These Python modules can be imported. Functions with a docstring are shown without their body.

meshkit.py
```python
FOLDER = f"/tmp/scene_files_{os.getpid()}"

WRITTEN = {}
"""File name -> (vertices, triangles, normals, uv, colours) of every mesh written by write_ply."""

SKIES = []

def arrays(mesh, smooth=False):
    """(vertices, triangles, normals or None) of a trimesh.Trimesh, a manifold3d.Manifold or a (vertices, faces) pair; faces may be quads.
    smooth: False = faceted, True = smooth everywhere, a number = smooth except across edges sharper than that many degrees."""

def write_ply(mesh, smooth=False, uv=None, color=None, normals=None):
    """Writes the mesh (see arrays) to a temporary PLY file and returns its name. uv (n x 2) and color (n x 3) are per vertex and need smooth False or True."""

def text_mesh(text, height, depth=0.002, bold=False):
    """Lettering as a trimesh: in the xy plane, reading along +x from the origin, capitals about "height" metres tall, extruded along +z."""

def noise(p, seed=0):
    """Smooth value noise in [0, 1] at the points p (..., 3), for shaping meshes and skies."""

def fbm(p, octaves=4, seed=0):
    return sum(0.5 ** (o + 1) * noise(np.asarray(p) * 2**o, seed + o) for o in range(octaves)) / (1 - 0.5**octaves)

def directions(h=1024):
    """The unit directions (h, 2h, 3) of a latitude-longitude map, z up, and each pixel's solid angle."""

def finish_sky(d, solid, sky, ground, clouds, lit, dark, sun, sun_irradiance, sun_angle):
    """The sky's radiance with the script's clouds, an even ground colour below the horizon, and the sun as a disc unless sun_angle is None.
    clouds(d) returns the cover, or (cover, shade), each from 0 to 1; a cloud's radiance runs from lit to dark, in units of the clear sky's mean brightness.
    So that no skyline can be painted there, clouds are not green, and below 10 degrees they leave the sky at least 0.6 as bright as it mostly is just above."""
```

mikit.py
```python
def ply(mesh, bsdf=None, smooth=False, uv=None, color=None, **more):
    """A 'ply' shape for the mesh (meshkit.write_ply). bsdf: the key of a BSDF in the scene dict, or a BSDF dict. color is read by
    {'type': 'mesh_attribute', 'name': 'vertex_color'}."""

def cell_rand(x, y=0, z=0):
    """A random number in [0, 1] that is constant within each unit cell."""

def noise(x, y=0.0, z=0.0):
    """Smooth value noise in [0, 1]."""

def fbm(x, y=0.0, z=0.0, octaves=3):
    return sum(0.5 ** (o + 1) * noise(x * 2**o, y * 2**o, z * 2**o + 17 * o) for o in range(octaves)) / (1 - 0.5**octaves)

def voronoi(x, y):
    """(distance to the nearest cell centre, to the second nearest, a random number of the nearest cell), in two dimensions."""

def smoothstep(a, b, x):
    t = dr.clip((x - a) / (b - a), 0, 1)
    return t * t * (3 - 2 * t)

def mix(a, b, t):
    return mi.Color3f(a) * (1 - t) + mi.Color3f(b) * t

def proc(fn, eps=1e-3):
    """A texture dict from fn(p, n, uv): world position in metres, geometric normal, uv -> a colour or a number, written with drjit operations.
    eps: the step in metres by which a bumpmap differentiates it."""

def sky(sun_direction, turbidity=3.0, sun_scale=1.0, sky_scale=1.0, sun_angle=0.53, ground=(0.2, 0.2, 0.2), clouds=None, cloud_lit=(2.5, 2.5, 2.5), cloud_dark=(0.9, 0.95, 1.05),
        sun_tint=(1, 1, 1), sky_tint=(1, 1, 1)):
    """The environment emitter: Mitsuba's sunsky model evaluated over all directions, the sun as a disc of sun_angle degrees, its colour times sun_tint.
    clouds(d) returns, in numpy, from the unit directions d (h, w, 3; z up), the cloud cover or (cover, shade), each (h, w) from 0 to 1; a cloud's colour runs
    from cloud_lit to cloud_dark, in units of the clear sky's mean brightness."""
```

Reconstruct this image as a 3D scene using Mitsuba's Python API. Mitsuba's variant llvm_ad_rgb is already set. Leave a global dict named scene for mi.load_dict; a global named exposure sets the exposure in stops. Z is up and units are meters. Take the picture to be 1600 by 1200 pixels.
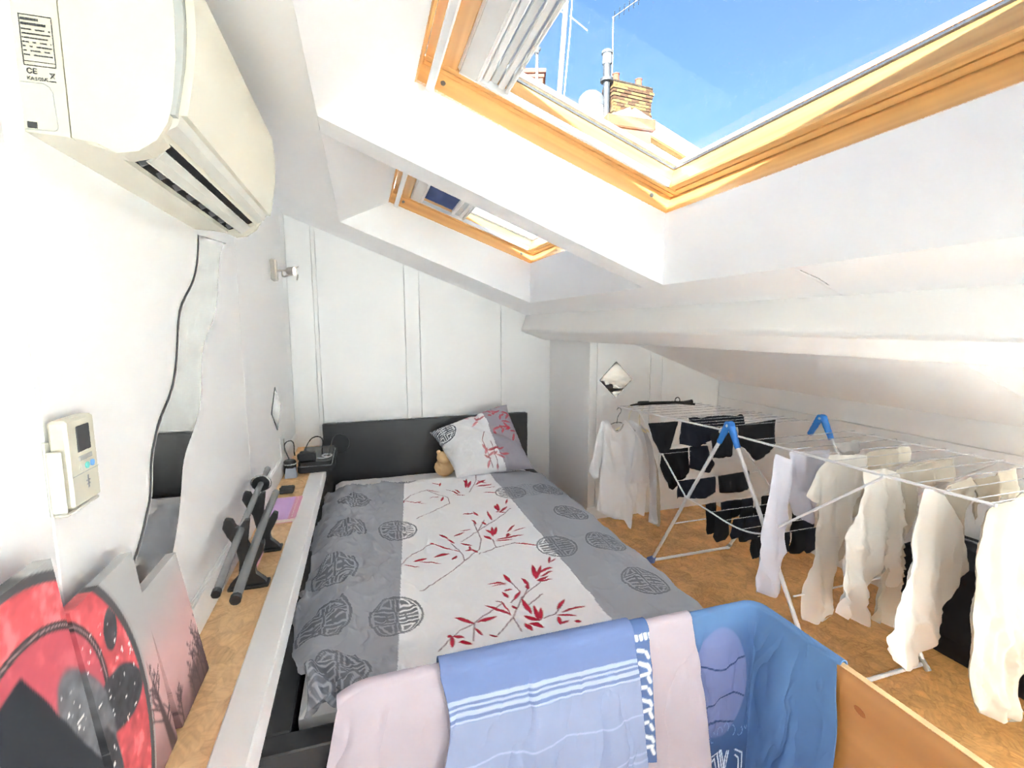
import math, numpy as np, trimesh, shapely
import mitsuba as mi, drjit as dr
import mikit, meshkit
from mikit import proc, noise as dnoise, fbm as dfbm, voronoi, cell_rand, smoothstep, mix
from shapely.geometry import Polygon, Point, box as sbox
from scipy.spatial import Delaunay
T = mi.ScalarTransform4f
H = 1.37                      # eye height above the mezzanine floor
scene, labels = {'type': 'scene'}, {}

# ---------------------------------------------------------------- camera, sky, exposure
_yaw, _pit, _rol, _f = math.radians(17.308), math.radians(-6.988), math.radians(-0.114), 747.55
_fw = np.array([math.sin(_yaw)*math.cos(_pit), math.cos(_yaw)*math.cos(_pit), math.sin(_pit)])
_rt = np.array([math.cos(_yaw), -math.sin(_yaw), 0]); _up = np.cross(_rt, _fw)
_up = _up*math.cos(_rol) - _rt*math.sin(_rol)
scene['camera'] = {'type': 'perspective', 'fov': math.degrees(2*math.atan(800/_f)), 'fov_axis': 'x', 'near_clip': 0.02, 'far_clip': 500.0,
    'to_world': T().look_at(origin=[0, 0, H], target=(np.array([0, 0, H])+_fw).tolist(), up=_up.tolist())}
exposure = 3.45

def clouds(d):                # thin veil that thickens to the east and towards the horizon
    z = np.clip(d[..., 2], 0, 1); az = np.arctan2(d[..., 0], d[..., 1])
    n = meshkit.fbm(d*np.array([2.0, 2.0, 3.4])+np.array([3.1, 7.7, 1.3]), 4, 4)-0.5
    east = 0.5+0.5*np.sin(az-0.75)
    return np.clip(0.03+0.85*np.clip(east+0.35*n, 0, 1)**3.0+0.40*np.exp(-z*4.0), 0, 0.9), 0.0
SUN = (-0.55, -0.80, 0.30)
scene['sky'] = mikit.sky(SUN, turbidity=2.4, sun_scale=11.5, sky_scale=0.95, ground=(0.33, 0.33, 0.33), clouds=clouds,
    cloud_lit=(0.74, 0.79, 0.84), cloud_dark=(1.0, 1.05, 1.12), sun_tint=(0.64, 0.98, 1.84), sky_tint=(0.64, 0.94, 1.26))

# ---------------------------------------------------------------- helpers
def lin(r, g=None, b=None):
    c = np.array([r, r, r] if g is None else [r, g, b], float)/255
    return np.where(c <= 0.04045, c/12.92, ((c+0.055)/1.055)**2.4)
def L3(*a): return [float(x) for x in lin(*a)]
def mat(name, color, rough=0.6, **k):
    scene['m_'+name] = {'type': 'twosided', 'bsdf': {'type': 'principled', 'base_color': color if isinstance(color, dict) else {'type': 'rgb', 'value': list(color)}, 'roughness': rough, **k}}
    return 'm_'+name
def numbered(name):
    if not any(k == name or k.startswith(name+'__') for k in list(scene)+list(labels)): return name
    i = 1
    while any(k == f'{name}_{i:03d}' or k.startswith(f'{name}_{i:03d}__') for k in list(scene)+list(labels)): i += 1
    return f'{name}_{i:03d}'
def thing(name, label, cat, group=None):
    key = numbered(name); labels[key] = {'label': label, 'category': cat}
    if group: labels[key]['group'] = group
    return key
def obj(name, mesh, m, parent=None, smooth=False, label=None, kind=None, **k):
    key = numbered((parent+'__' if parent else '')+name)
    scene[key] = mikit.ply(mesh, m, smooth, **k)
    d = {}
    if label: d['label'] = label
    if kind: d['kind'] = kind
    if d: labels.setdefault(key, {}).update(d)
    return key
def solo(name, mesh, m, label, cat, group=None, smooth=False, **k):
    key = numbered(name); scene[key] = mikit.ply(mesh, m, smooth, **k)
    labels[key] = {'label': label, 'category': cat, **({'group': group} if group else {})}
    return key
def struct(key, label=None):
    labels.setdefault(key, {})['kind'] = 'structure'
    if label: labels[key]['label'] = label
    return key
def cat(*m): return trimesh.util.concatenate([x for x in m])
def hull(pts): return trimesh.convex.convex_hull(np.asarray(pts, float))
def bx(x0, x1, y0, y1, z0, z1, b=0.0):
    if x0 > x1: x0, x1 = x1, x0
    if y0 > y1: y0, y1 = y1, y0
    if z0 > z1: z0, z1 = z1, z0
    b = min(b, 0.45*(x1-x0), 0.45*(y1-y0), 0.45*(z1-z0))
    if b <= 0:
        m = trimesh.creation.box((x1-x0, y1-y0, z1-z0)); m.apply_translation(((x0+x1)/2, (y0+y1)/2, (z0+z1)/2)); return m
    P = []
    for x, sx in ((x0, 1), (x1, -1)):
        for y, sy in ((y0, 1), (y1, -1)):
            for z, sz in ((z0, 1), (z1, -1)):
                P += [(x+sx*b, y+sy*b, z), (x+sx*b, y, z+sz*b), (x, y+sy*b, z+sz*b)]
    return hull(P)
def xf(m, M):
    m = m.copy(); m.apply_transform(M); return m
def frame(o, ex, ey, ez):
    M = np.eye(4); M[:3, 0], M[:3, 1], M[:3, 2], M[:3, 3] = ex, ey, ez, o; return M
def prism(poly, axis, lo, hi):
    """extrude a polygon given in the two remaining axes (xy for z, xz for y, yz for x)"""
    g = poly if isinstance(poly, Polygon) else Polygon(poly)
    m = trimesh.creation.extrude_polygon(g, hi-lo, engine='earcut'); v = m.vertices.copy(); v[:, 2] += lo
    if axis == 'z': w = v
    elif axis == 'y': w = v[:, [0, 2, 1]]
    else: w = v[:, [2, 0, 1]]
    m = trimesh.Trimesh(w, m.faces, process=False)
    if m.volume < 0: m.invert()
    return m
def tube(pts, r, sides=8, closed=False):
    p = np.asarray(pts, float); n = len(p); r = np.broadcast_to(r, (n,))
    t = np.gradient(p, axis=0) if not closed else np.roll(p, -1, 0)-np.roll(p, 1, 0)
    t /= np.linalg.norm(t, axis=1, keepdims=True)+1e-12
    a = np.cross(t[0], [0, 0, 1.] if abs(t[0][2]) < 0.9 else [1., 0, 0]); a /= np.linalg.norm(a); A = [a]
    for i in range(1, n):
        a = A[-1]-t[i]*(A[-1]@t[i]); a /= np.linalg.norm(a)+1e-12; A.append(a)
    A = np.array(A); B = np.cross(t, A); ang = np.arange(sides)*2*np.pi/sides
    v = (p[:, None]+r[:, None, None]*(np.cos(ang)[None, :, None]*A[:, None]+np.sin(ang)[None, :, None]*B[:, None])).reshape(-1, 3)
    f = []; m = n if closed else n-1
    for i in range(m):
        for j in range(sides):
            a0, b0 = i*sides+j, i*sides+(j+1) % sides; a1, b1 = ((i+1) % n)*sides+j, ((i+1) % n)*sides+(j+1) % sides
            f += [(a0, b0, b1), (a0, b1, a1)]
    if not closed:
        c0, c1 = len(v), len(v)+1; v = np.vstack([v, p[0], p[-1]])
        for j in range(sides):
            f += [(c0, (j+1) % sides, j), (c1, (n-1)*sides+j, (n-1)*sides+(j+1) % sides)]
    return trimesh.Trimesh(v, f, process=False)
def lathe(prof, o=(0, 0, 0), axis=(0, 0, 1), sides=24):
    m = trimesh.creation.revolve(np.array(prof, float), sections=sides)
    z = np.array(axis, float); z /= np.linalg.norm(z); a = np.cross([0, 0, 1.], z) if abs(z[2]) < .99 else np.array([1., 0, 0]); a /= np.linalg.norm(a)
    return xf(m, frame(o, a, np.cross(z, a), z))
def spline(pts, n=40):
    from scipy.interpolate import CubicSpline
    p = np.asarray(pts, float); s = np.r_[0, np.cumsum(np.linalg.norm(np.diff(p, axis=0), axis=1))]
    return CubicSpline(s, p)(np.linspace(0, s[-1], n))
def grid_faces(n, m):
    i, j = np.meshgrid(np.arange(n-1), np.arange(m-1), indexing='ij')
    a = (i*m+j).ravel(); b = a+1; c = a+m+1; d = a+m
    return np.vstack([np.c_[a, b, c], np.c_[a, c, d]])
def sheet(P, th):
    """grid of points (n,m,3) -> closed thin solid; vertices 0..nm-1 are the given side"""
    n, m = P.shape[:2]; v = P.reshape(-1, 3); f = grid_faces(n, m)
    t = trimesh.Trimesh(v, f, process=False); N = np.zeros_like(v); fn = np.cross(v[f[:, 1]]-v[f[:, 0]], v[f[:, 2]]-v[f[:, 0]])
    for k in range(3): np.add.at(N, f[:, k], fn)
    N /= np.linalg.norm(N, axis=1, keepdims=True)+1e-12
    w = v-N*th; o = len(v)
    b = np.r_[np.arange(m), np.arange(1, n)*m+m-1, (n-1)*m+np.arange(m-2, -1, -1), np.arange(n-2, 0, -1)*m]
    b2 = np.roll(b, -1)
    side = np.vstack([np.c_[b, b+o, b2+o], np.c_[b, b2+o, b2]])
    return trimesh.Trimesh(np.vstack([v, w]), np.vstack([f, f[:, ::-1]+o, side]), process=False)
def fbm2(a, b, s=0, o=3): return meshkit.fbm(np.stack([a, b, np.zeros_like(a)+s*7.31], -1), o, s)-0.5
def garment(poly, y0, thick=0.006, rim=0.011, h=0.012, seed=1, amp=0.012, freq=26, dir_=(1.0, 0.12), mid=None):
    """a hanging garment: outline in x, z of the plane y = y0, padded and folded; returns mesh, verts' (x, z)"""
    g = Polygon(np.asarray(poly, float)/1000.0).buffer(0)
    if g.geom_type != 'Polygon': g = max(g.geoms, key=lambda q: q.area)
    g = g.buffer(0.006, join_style=1).buffer(-0.006, join_style=1)
    if g.geom_type != 'Polygon': g = max(g.geoms, key=lambda q: q.area)
    L = g.exterior.length; nb = max(int(L/h), 12)
    bd = np.array([g.exterior.interpolate(i/nb, normalized=True).coords[0] for i in range(nb)])
    x0, z0, x1, z1 = g.bounds
    X, Z = np.meshgrid(np.arange(x0, x1, h), np.arange(z0, z1, h*0.87)); X = X+(np.arange(X.shape[0]) % 2)[:, None]*h/2
    q = np.c_[X.ravel(), Z.ravel()]
    pts = shapely.points(q); inn = g.buffer(-h*0.55)
    q = q[shapely.contains(inn, pts)]
    P = np.vstack([bd, q]); tri = Delaunay(P).simplices
    c = P[tri].mean(1); tri = tri[shapely.contains(g, shapely.points(c))]
    d = shapely.distance(shapely.points(P), g.exterior); d[:nb] = 0
    t = thick*np.sqrt(np.clip(1-(1-np.clip(d/rim, 0, 1))**2, 0, 1))
    x, z = P.T; u = x*dir_[0]+z*dir_[1]
    hang = np.clip((z1-z)/max(z1-z0, 1e-6), 0, 1)
    rd = 1-2*np.abs(meshkit.fbm(np.stack([x*15+z*3, z*5.5, x*0+seed], -1), 3, seed+9)-0.5)
    f = amp*(1.5-2.6*rd**3)*(0.3+0.7*hang)+amp*(0.35+0.65*hang)*np.sin(freq*u+5*fbm2(x*5, z*2.2, seed)+seed)+amp*1.3*fbm2(x*11, z*7, seed+3)+0.5*amp*fbm2(x*34, z*26, seed+5)
    if mid is not None: f = f+mid(x, z)
    k = np.clip(d/rim, 0.25, 1)
    F = np.c_[x, y0+f-t, z]; B = np.c_[x, y0+f*0.9+t, z]
    B[:nb] = F[:nb]; idx = np.r_[np.arange(nb), np.arange(nb, len(P))+len(P)-nb]
    a = np.cross(F[tri[:, 1]]-F[tri[:, 0]], F[tri[:, 2]]-F[tri[:, 0]])[:, 1]
    tri = np.where((a > 0)[:, None], tri[:, ::-1], tri)
    m = trimesh.Trimesh(np.vstack([F, B[nb:]]), np.vstack([tri, idx[tri][:, ::-1]]), process=False)
    return m, np.vstack([P, P[nb:]])

# ---------------------------------------------------------------- materials
def osb(tone):
    def fn(p, n, uv):
        wx, wy = dnoise(p.x*30, p.y*30, 1.0)*0.4, dnoise(p.x*30, p.y*30, 4.0)*0.4
        acc = mi.Float(0.0)
        for k, sc in enumerate((17.0, 26.0)):
            d1, d2, r = voronoi(p.x*sc+wx+k*3.3, p.y*sc*0.8+wy)
            ang = r*6.2832*(k+1); a, b = p.x*dr.cos(ang)+p.y*dr.sin(ang), p.y*dr.cos(ang)-p.x*dr.sin(ang)
            st = dfbm(a*26, b*150, r*40, 2); e = smoothstep(0.0, 0.22, d2-d1)
            acc += (0.50*st+0.28*r+0.22)*(0.86+0.14*e)*0.5
        v = acc+0.30*(dfbm(p.x*5, p.y*5, p.z*3, 3)-0.5)
        return mix(tone[0], tone[1], dr.clip((v-0.22)*1.75, 0, 1))
    return proc(fn)
mat('osb_ledge', osb((L3(170, 122, 76), L3(230, 192, 144))), 0.55)
mat('osb_floor', osb((L3(150, 99, 52), L3(216, 163, 100))), 0.45)
def wood(c0, c1, sc=1.0, ax='y'):
    def fn(p, n, uv):
        sl, nn = p.x*0.93938-p.z*0.34286, p.x*0.34286+p.z*0.93938       # along and across the roof slope
        a, b, c = {'y': (p.y, p.x, p.z), 'ridge': (p.y, sl, nn), 'slope': (sl, p.y, nn)}[ax]
        w = dfbm(a*1.2*sc, b*7*sc, c*7*sc, 2)
        g = dnoise(a*2.0*sc, b*130*sc+w*7, c*130*sc)
        r = 0.5+0.5*dr.sin((b+c*0.9)*120*sc+w*12)
        return mix(c0, c1, dr.clip(0.34*r+0.36*g+0.42*w, 0, 1))
    return proc(fn)
mat('pine', wood(L3(202, 146, 84), L3(232, 188, 124), 1.0, 'ridge'), 0.32, clearcoat=0.5, clearcoat_gloss=0.8)
mat('pine_slope', wood(L3(202, 146, 84), L3(232, 188, 124), 1.0, 'slope'), 0.32, clearcoat=0.5, clearcoat_gloss=0.8)
mat('plywood', wood(L3(158, 102, 52), L3(188, 134, 78), 0.35), 0.4, clearcoat=0.2)
mat('plyedge', L3(236, 198, 150), 0.6)
mat('wall', (0.895, 0.895, 0.89), 0.55)
mat('ceil', (0.895, 0.895, 0.895), 0.7)
mat('rearfloor', (0.82, 0.81, 0.79), 0.5)
def beam_paint(p, n, uv):
    g = dfbm(p.y*2.2, p.x*16, p.z*16, 3)
    crack = smoothstep(0.035, 0.0, dr.abs(dnoise(p.y*1.3+2, p.x*9+p.z*22, 3.3)-0.5))*smoothstep(0.72, 0.8, dnoise(p.y*2.2, 0.3+p.z*5, 1.7))
    return mix((0.88, 0.88, 0.87), (0.84, 0.835, 0.825), g)*(1-0.55*crack)
scene['m_beam'] = {'type': 'twosided', 'bsdf': {'type': 'bumpmap', 'nested_bsdf': {'type': 'principled', 'base_color': proc(beam_paint), 'roughness': 0.6},
    'tex': proc(lambda p, n, uv: dfbm(p.y*7, p.x*40, p.z*40, 3)), 'scale': 0.004}}
mat('ivory', L3(194, 189, 173), 0.35)
mat('ivory2', L3(192, 190, 181), 0.4)
mat('greyplast', L3(150, 152, 148), 0.4)
mat('whiteplast', L3(238, 239, 240), 0.35)
mat('alu', L3(205, 207, 208), 0.35, metallic=0.0, specular=0.7)
mat('darkalu', L3(95, 98, 104), 0.4)
mat('black', L3(24, 24, 26), 0.35)
mat('blackwood', L3(36, 36, 39), 0.38, specular=0.6)
mat('matteblack', L3(30, 30, 33), 0.8)
mat('dark', L3(45, 46, 48), 0.6)
mat('void', L3(16, 16, 17), 0.9)
mat('rackwhite', L3(238, 239, 241), 0.3)
mat('rackblue', L3(40, 112, 190), 0.4)
mat('footblue', L3(88, 112, 168), 0.5)
mat('wiregrey', L3(176, 177, 181), 0.35); mat('cream', L3(232, 224, 190), 0.5)
mat('chrome', L3(190, 186, 180), 0.2, metallic=0.9)
mat('steel', L3(120, 120, 122), 0.3, metallic=0.6)
scene['m_mirror'] = {'type': 'twosided', 'bsdf': {'type': 'conductor', 'material': 'Ag'}}
scene['m_glass'] = {'type': 'thindielectric', 'int_ior': 1.15}
scene['m_clear'] = {'type': 'thindielectric', 'int_ior': 1.45}
def cloth(name, c, var=0.06, rough=0.85, scale=0.0012, wf=900.0):
    def fn(p, n, uv):
        return mi.Color3f(c)*(1-var+2*var*dfbm(p.x*6, p.y*6, p.z*6, 3))
    scene['m_'+name] = {'type': 'twosided', 'bsdf': {'type': 'principled', 'base_color': proc(fn), 'roughness': rough, 'sheen': 0.3, 'specular': 0.2}}
cloth('sheetwhite', L3(236, 236, 238)); cloth('linen', L3(190, 183, 171)); cloth('offwhite', L3(216, 214, 209)); cloth('beige', L3(172, 161, 145)); cloth('flax', L3(158, 149, 136), 0.1)
cloth('lilacgrey', L3(192, 193, 206)); cloth('shirt', L3(240, 241, 244), 0.04); cloth('navyblack', L3(27, 30, 40), 0.2); cloth('blackcloth', L3(22, 23, 27), 0.2)
cloth('mauve', L3(180, 170, 180), 0.04); cloth('tan', L3(205, 172, 130), 0.15); cloth('greycloth', L3(176, 174, 174)); cloth('navyblind', L3(52, 66, 110), 0.05)
cloth('stripeshirt', L3(206, 208, 214), 0.05)
scene['m_print'] = {'type': 'twosided', 'bsdf': {'type': 'principled', 'base_color': {'type': 'mesh_attribute', 'name': 'vertex_color'}, 'roughness': 0.85, 'sheen': 0.2, 'specular': 0.2}}
scene['m_printed_card'] = {'type': 'twosided', 'bsdf': {'type': 'principled', 'base_color': {'type': 'mesh_attribute', 'name': 'vertex_color'}, 'roughness': 0.55, 'specular': 0.3}}

# ---------------------------------------------------------------- room shell
XL, YB, XR, YR, YA, XP = -0.48, 3.66, 2.54, -4.2, 2.94, 1.47      # left wall, back wall, knee wall, rear wall, alcove wall, stub wall
SL = 0.385
def zc(x): return 1.935-SL*x
def boards(key, segs, make):
    """backing plate plus separate boards with recessed joints"""
    for a, b in segs: obj('panel', make(a+0.0015, b-0.0015), 'm_wall', key)
# left wall (runs the whole room)
struct('wall_left')
obj('backing', prism([(YR-.1, -1.3), (YB+.1, -1.3), (YB+.1, 2.45), (YR-.1, 2.45)], 'x', XL-.12, XL-.014), 'm_wall', 'wall_left')
boards('wall_left', [(YR-.05, -1.55), (-1.55, -.33), (-.33, .912), (.912, 2.243), (2.243, 3.46), (3.46, YB)], lambda a, b: bx(XL-.014, XL, a, b, -1.2, 2.4, .002))
# back wall
struct('wall_back')
obj('backing', bx(XL-.1, XP+.1, YB+.014, YB+.12, -1.3, 2.4), 'm_wall', 'wall_back')
boards('wall_back', [(XL, -.317), (-.317, -.290), (-.290, .308), (.308, .416), (.416, 1.05), (1.05, XP)], lambda a, b: bx(a, b, YB, YB+.014, -.05, 2.35, .002))
# stub wall beside the bed, alcove wall, knee wall
struct('wall_stub'); obj('panel', bx(XP, XP+.05, YA-.0, YB+.05, -.05, 1.6, .003), 'm_wall', 'wall_stub')
struct('wall_alcove'); obj('backing', bx(XP+.01, XR+.1, YA+.012, YA+.1, -.05, 1.6), 'm_wall', 'wall_alcove')
boards('wall_alcove', [(XP, 1.527), (1.527, 1.947), (1.947, 2.046), (2.046, XR)], lambda a, b: bx(a, b, YA, YA+.012, -.05, 1.5, .002))
struct('wall_right'); obj('backing', bx(XR+.012, XR+.12, YR-.1, YA+.1, -.05, 1.2), 'm_wall', 'wall_right')
obj('panel', bx(XR, XR+.012, YR, YA, .0, .835, .002), 'm_wall', 'wall_right'); obj('panel', bx(XR, XR+.012, YR, YA, .838, 1.1, .002), 'm_wall', 'wall_right')
# rear wall with a tall window (behind the camera)
struct('wall_rear')
gl = [(-.38, .06), (2.42, .06), (2.42, zc(2.42)-.10), (-.38, zc(-.38)-.14)]
rw = Polygon([(XL-.1, -1.3), (XR+.1, -1.3), (XR+.1, 1.3), (XL-.1, 2.5)], [gl])
obj('panel', prism(rw, 'y', YR-.12, YR), 'm_wall', 'wall_rear')
struct('window_5')
obj('pane', prism(gl, 'y', YR-.062, YR-.058), 'm_glass', 'window_5')
for a, b in list(zip(gl, gl[1:]+gl[:1]))+[((.55, .06), (.55, zc(.55)-.12)), ((1.5, .06), (1.5, zc(1.5)-.11))]:
    obj('frame_rail', tube([(a[0], YR-.06, a[1]), (b[0], YR-.06, b[1])], .03, 4), 'm_whiteplast', 'window_5')
# floors
struct('floor')
obj('deck', bx(-.30, XR+.05, 1.235, YB+.05, -.03, 0), 'm_osb_floor', 'floor')
obj('deck', bx(1.262, XR+.05, .25, 1.233, -.03, 0), 'm_osb_floor', 'floor'); obj('deck', bx(1.262, XR+.05, YR-.05, .248, -.03, 0), 'm_rearfloor', 'floor')
obj('deck', bx(-.33, 1.26, YR-.05, -1.2, -.03, 0), 'm_rearfloor', 'floor')
struct('wall_stairwell')
obj('panel', bx(-.34, -.325, YR, 3.6, -1.25, .455), 'm_wall', 'wall_stairwell')
obj('panel', bx(-.33, 1.27, 1.236, 1.25, -1.25, -.03), 'm_wall', 'wall_stairwell')
obj('panel', bx(1.262, 1.275, -1.2, 1.236, -1.25, -.03), 'm_wall', 'wall_stairwell')
obj('panel', bx(-.33, 1.27, -1.215, -1.2, -1.25, -.03), 'm_wall', 'wall_stairwell')
struct('floor_lower'); obj('deck', bx(-.33, 1.27, -1.21, 1.24, -1.25, -1.22), 'm_rearfloor', 'floor_lower')
# ledge beside the bed: chipboard top, white rail, skirting
struct('ledge'); obj('deck', bx(XL, -.323, YR, YB, .485, .505), 'm_osb_ledge', 'ledge')
obj('rail', bx(-.325, -.247, YR, 3.12, .43, .512, .004), 'm_wall', 'ledge')
struct('baseboard_left'); obj('board', bx(XL, XL+.012, YR, YB-.02, .505, .605, .003), 'm_wall', 'baseboard_left'); obj('cap', bx(XL, XL+.007, YR, YB-.02, .605, .615, .002), 'm_wall', 'baseboard_left')
struct('baseboard_alcove'); obj('board', bx(XP-.008, 1.545, YA-.008, YA, 0, .09, .002), 'm_wall', 'baseboard_alcove')
# ceiling boards around the skylight shafts, then the outer roof
HX0, HX1 = -.10, 1.08
SK = [(.21, 1.57), (1.70, 3.06), (-1.28, .08), (-2.77, -1.41)]
struct('ceiling')
def cslab(x0, x1, y0, y1, g=.0012, t=.25):
    x0, x1, y0, y1 = x0+g, x1-g, y0+g, y1-g
    obj('panel', prism([(x0, zc(x0)), (x1, zc(x1)), (x1, zc(x1)+t), (x0, zc(x0)+t)], 'y', y0, y1), 'm_ceil', 'ceiling')
cslab(XL-.1, HX0, YR-.1, .9); cslab(XL-.1, HX0, .9, 3.06)
cslab(XL-.1, 1.6, 3.06, YB+.1)
for a, b in ((YR-.1, -2.77), (-1.41, -1.28), (.08, .21), (1.57, 1.70)): cslab(HX0, HX1, a, b, 0.0)
cslab(HX1, XR+.15, YR-.1, 1.0); cslab(HX1, XR+.15, 1.0, 3.06)
obj('hairline_crack', tube([(1.099, .995, zc(1.099)), (1.15, .985, zc(1.15)), (1.193, .988, zc(1.193))], .0012, 4), 'm_greyplast', 'ceiling')
FR0, FR1, ZF0, ZF1 = .186, 1.082, 2.105, 1.778           # frame plane, upper and lower edge
ct, st = .93938, .34286
def zf(x): return ZF0-.365*(x-FR0)
struct('roof')
rp = Polygon([(XL-.3, YR-.3), (XR+.4, YR-.3), (XR+.4, YB+.3), (XL-.3, YB+.3)], [[(FR0-.042, a-.040), (FR1+.042, a-.040), (FR1+.042, b+.040), (FR0-.042, b+.040)] for a, b in SK])
rm = trimesh.creation.extrude_polygon(rp, .06, engine='earcut'); v = rm.vertices; v[:, 2] += zf(v[:, 0])+.055
obj('zinc_sheet', trimesh.Trimesh(v, rm.faces, process=False), 'm_greyplast', 'roof')

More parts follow.
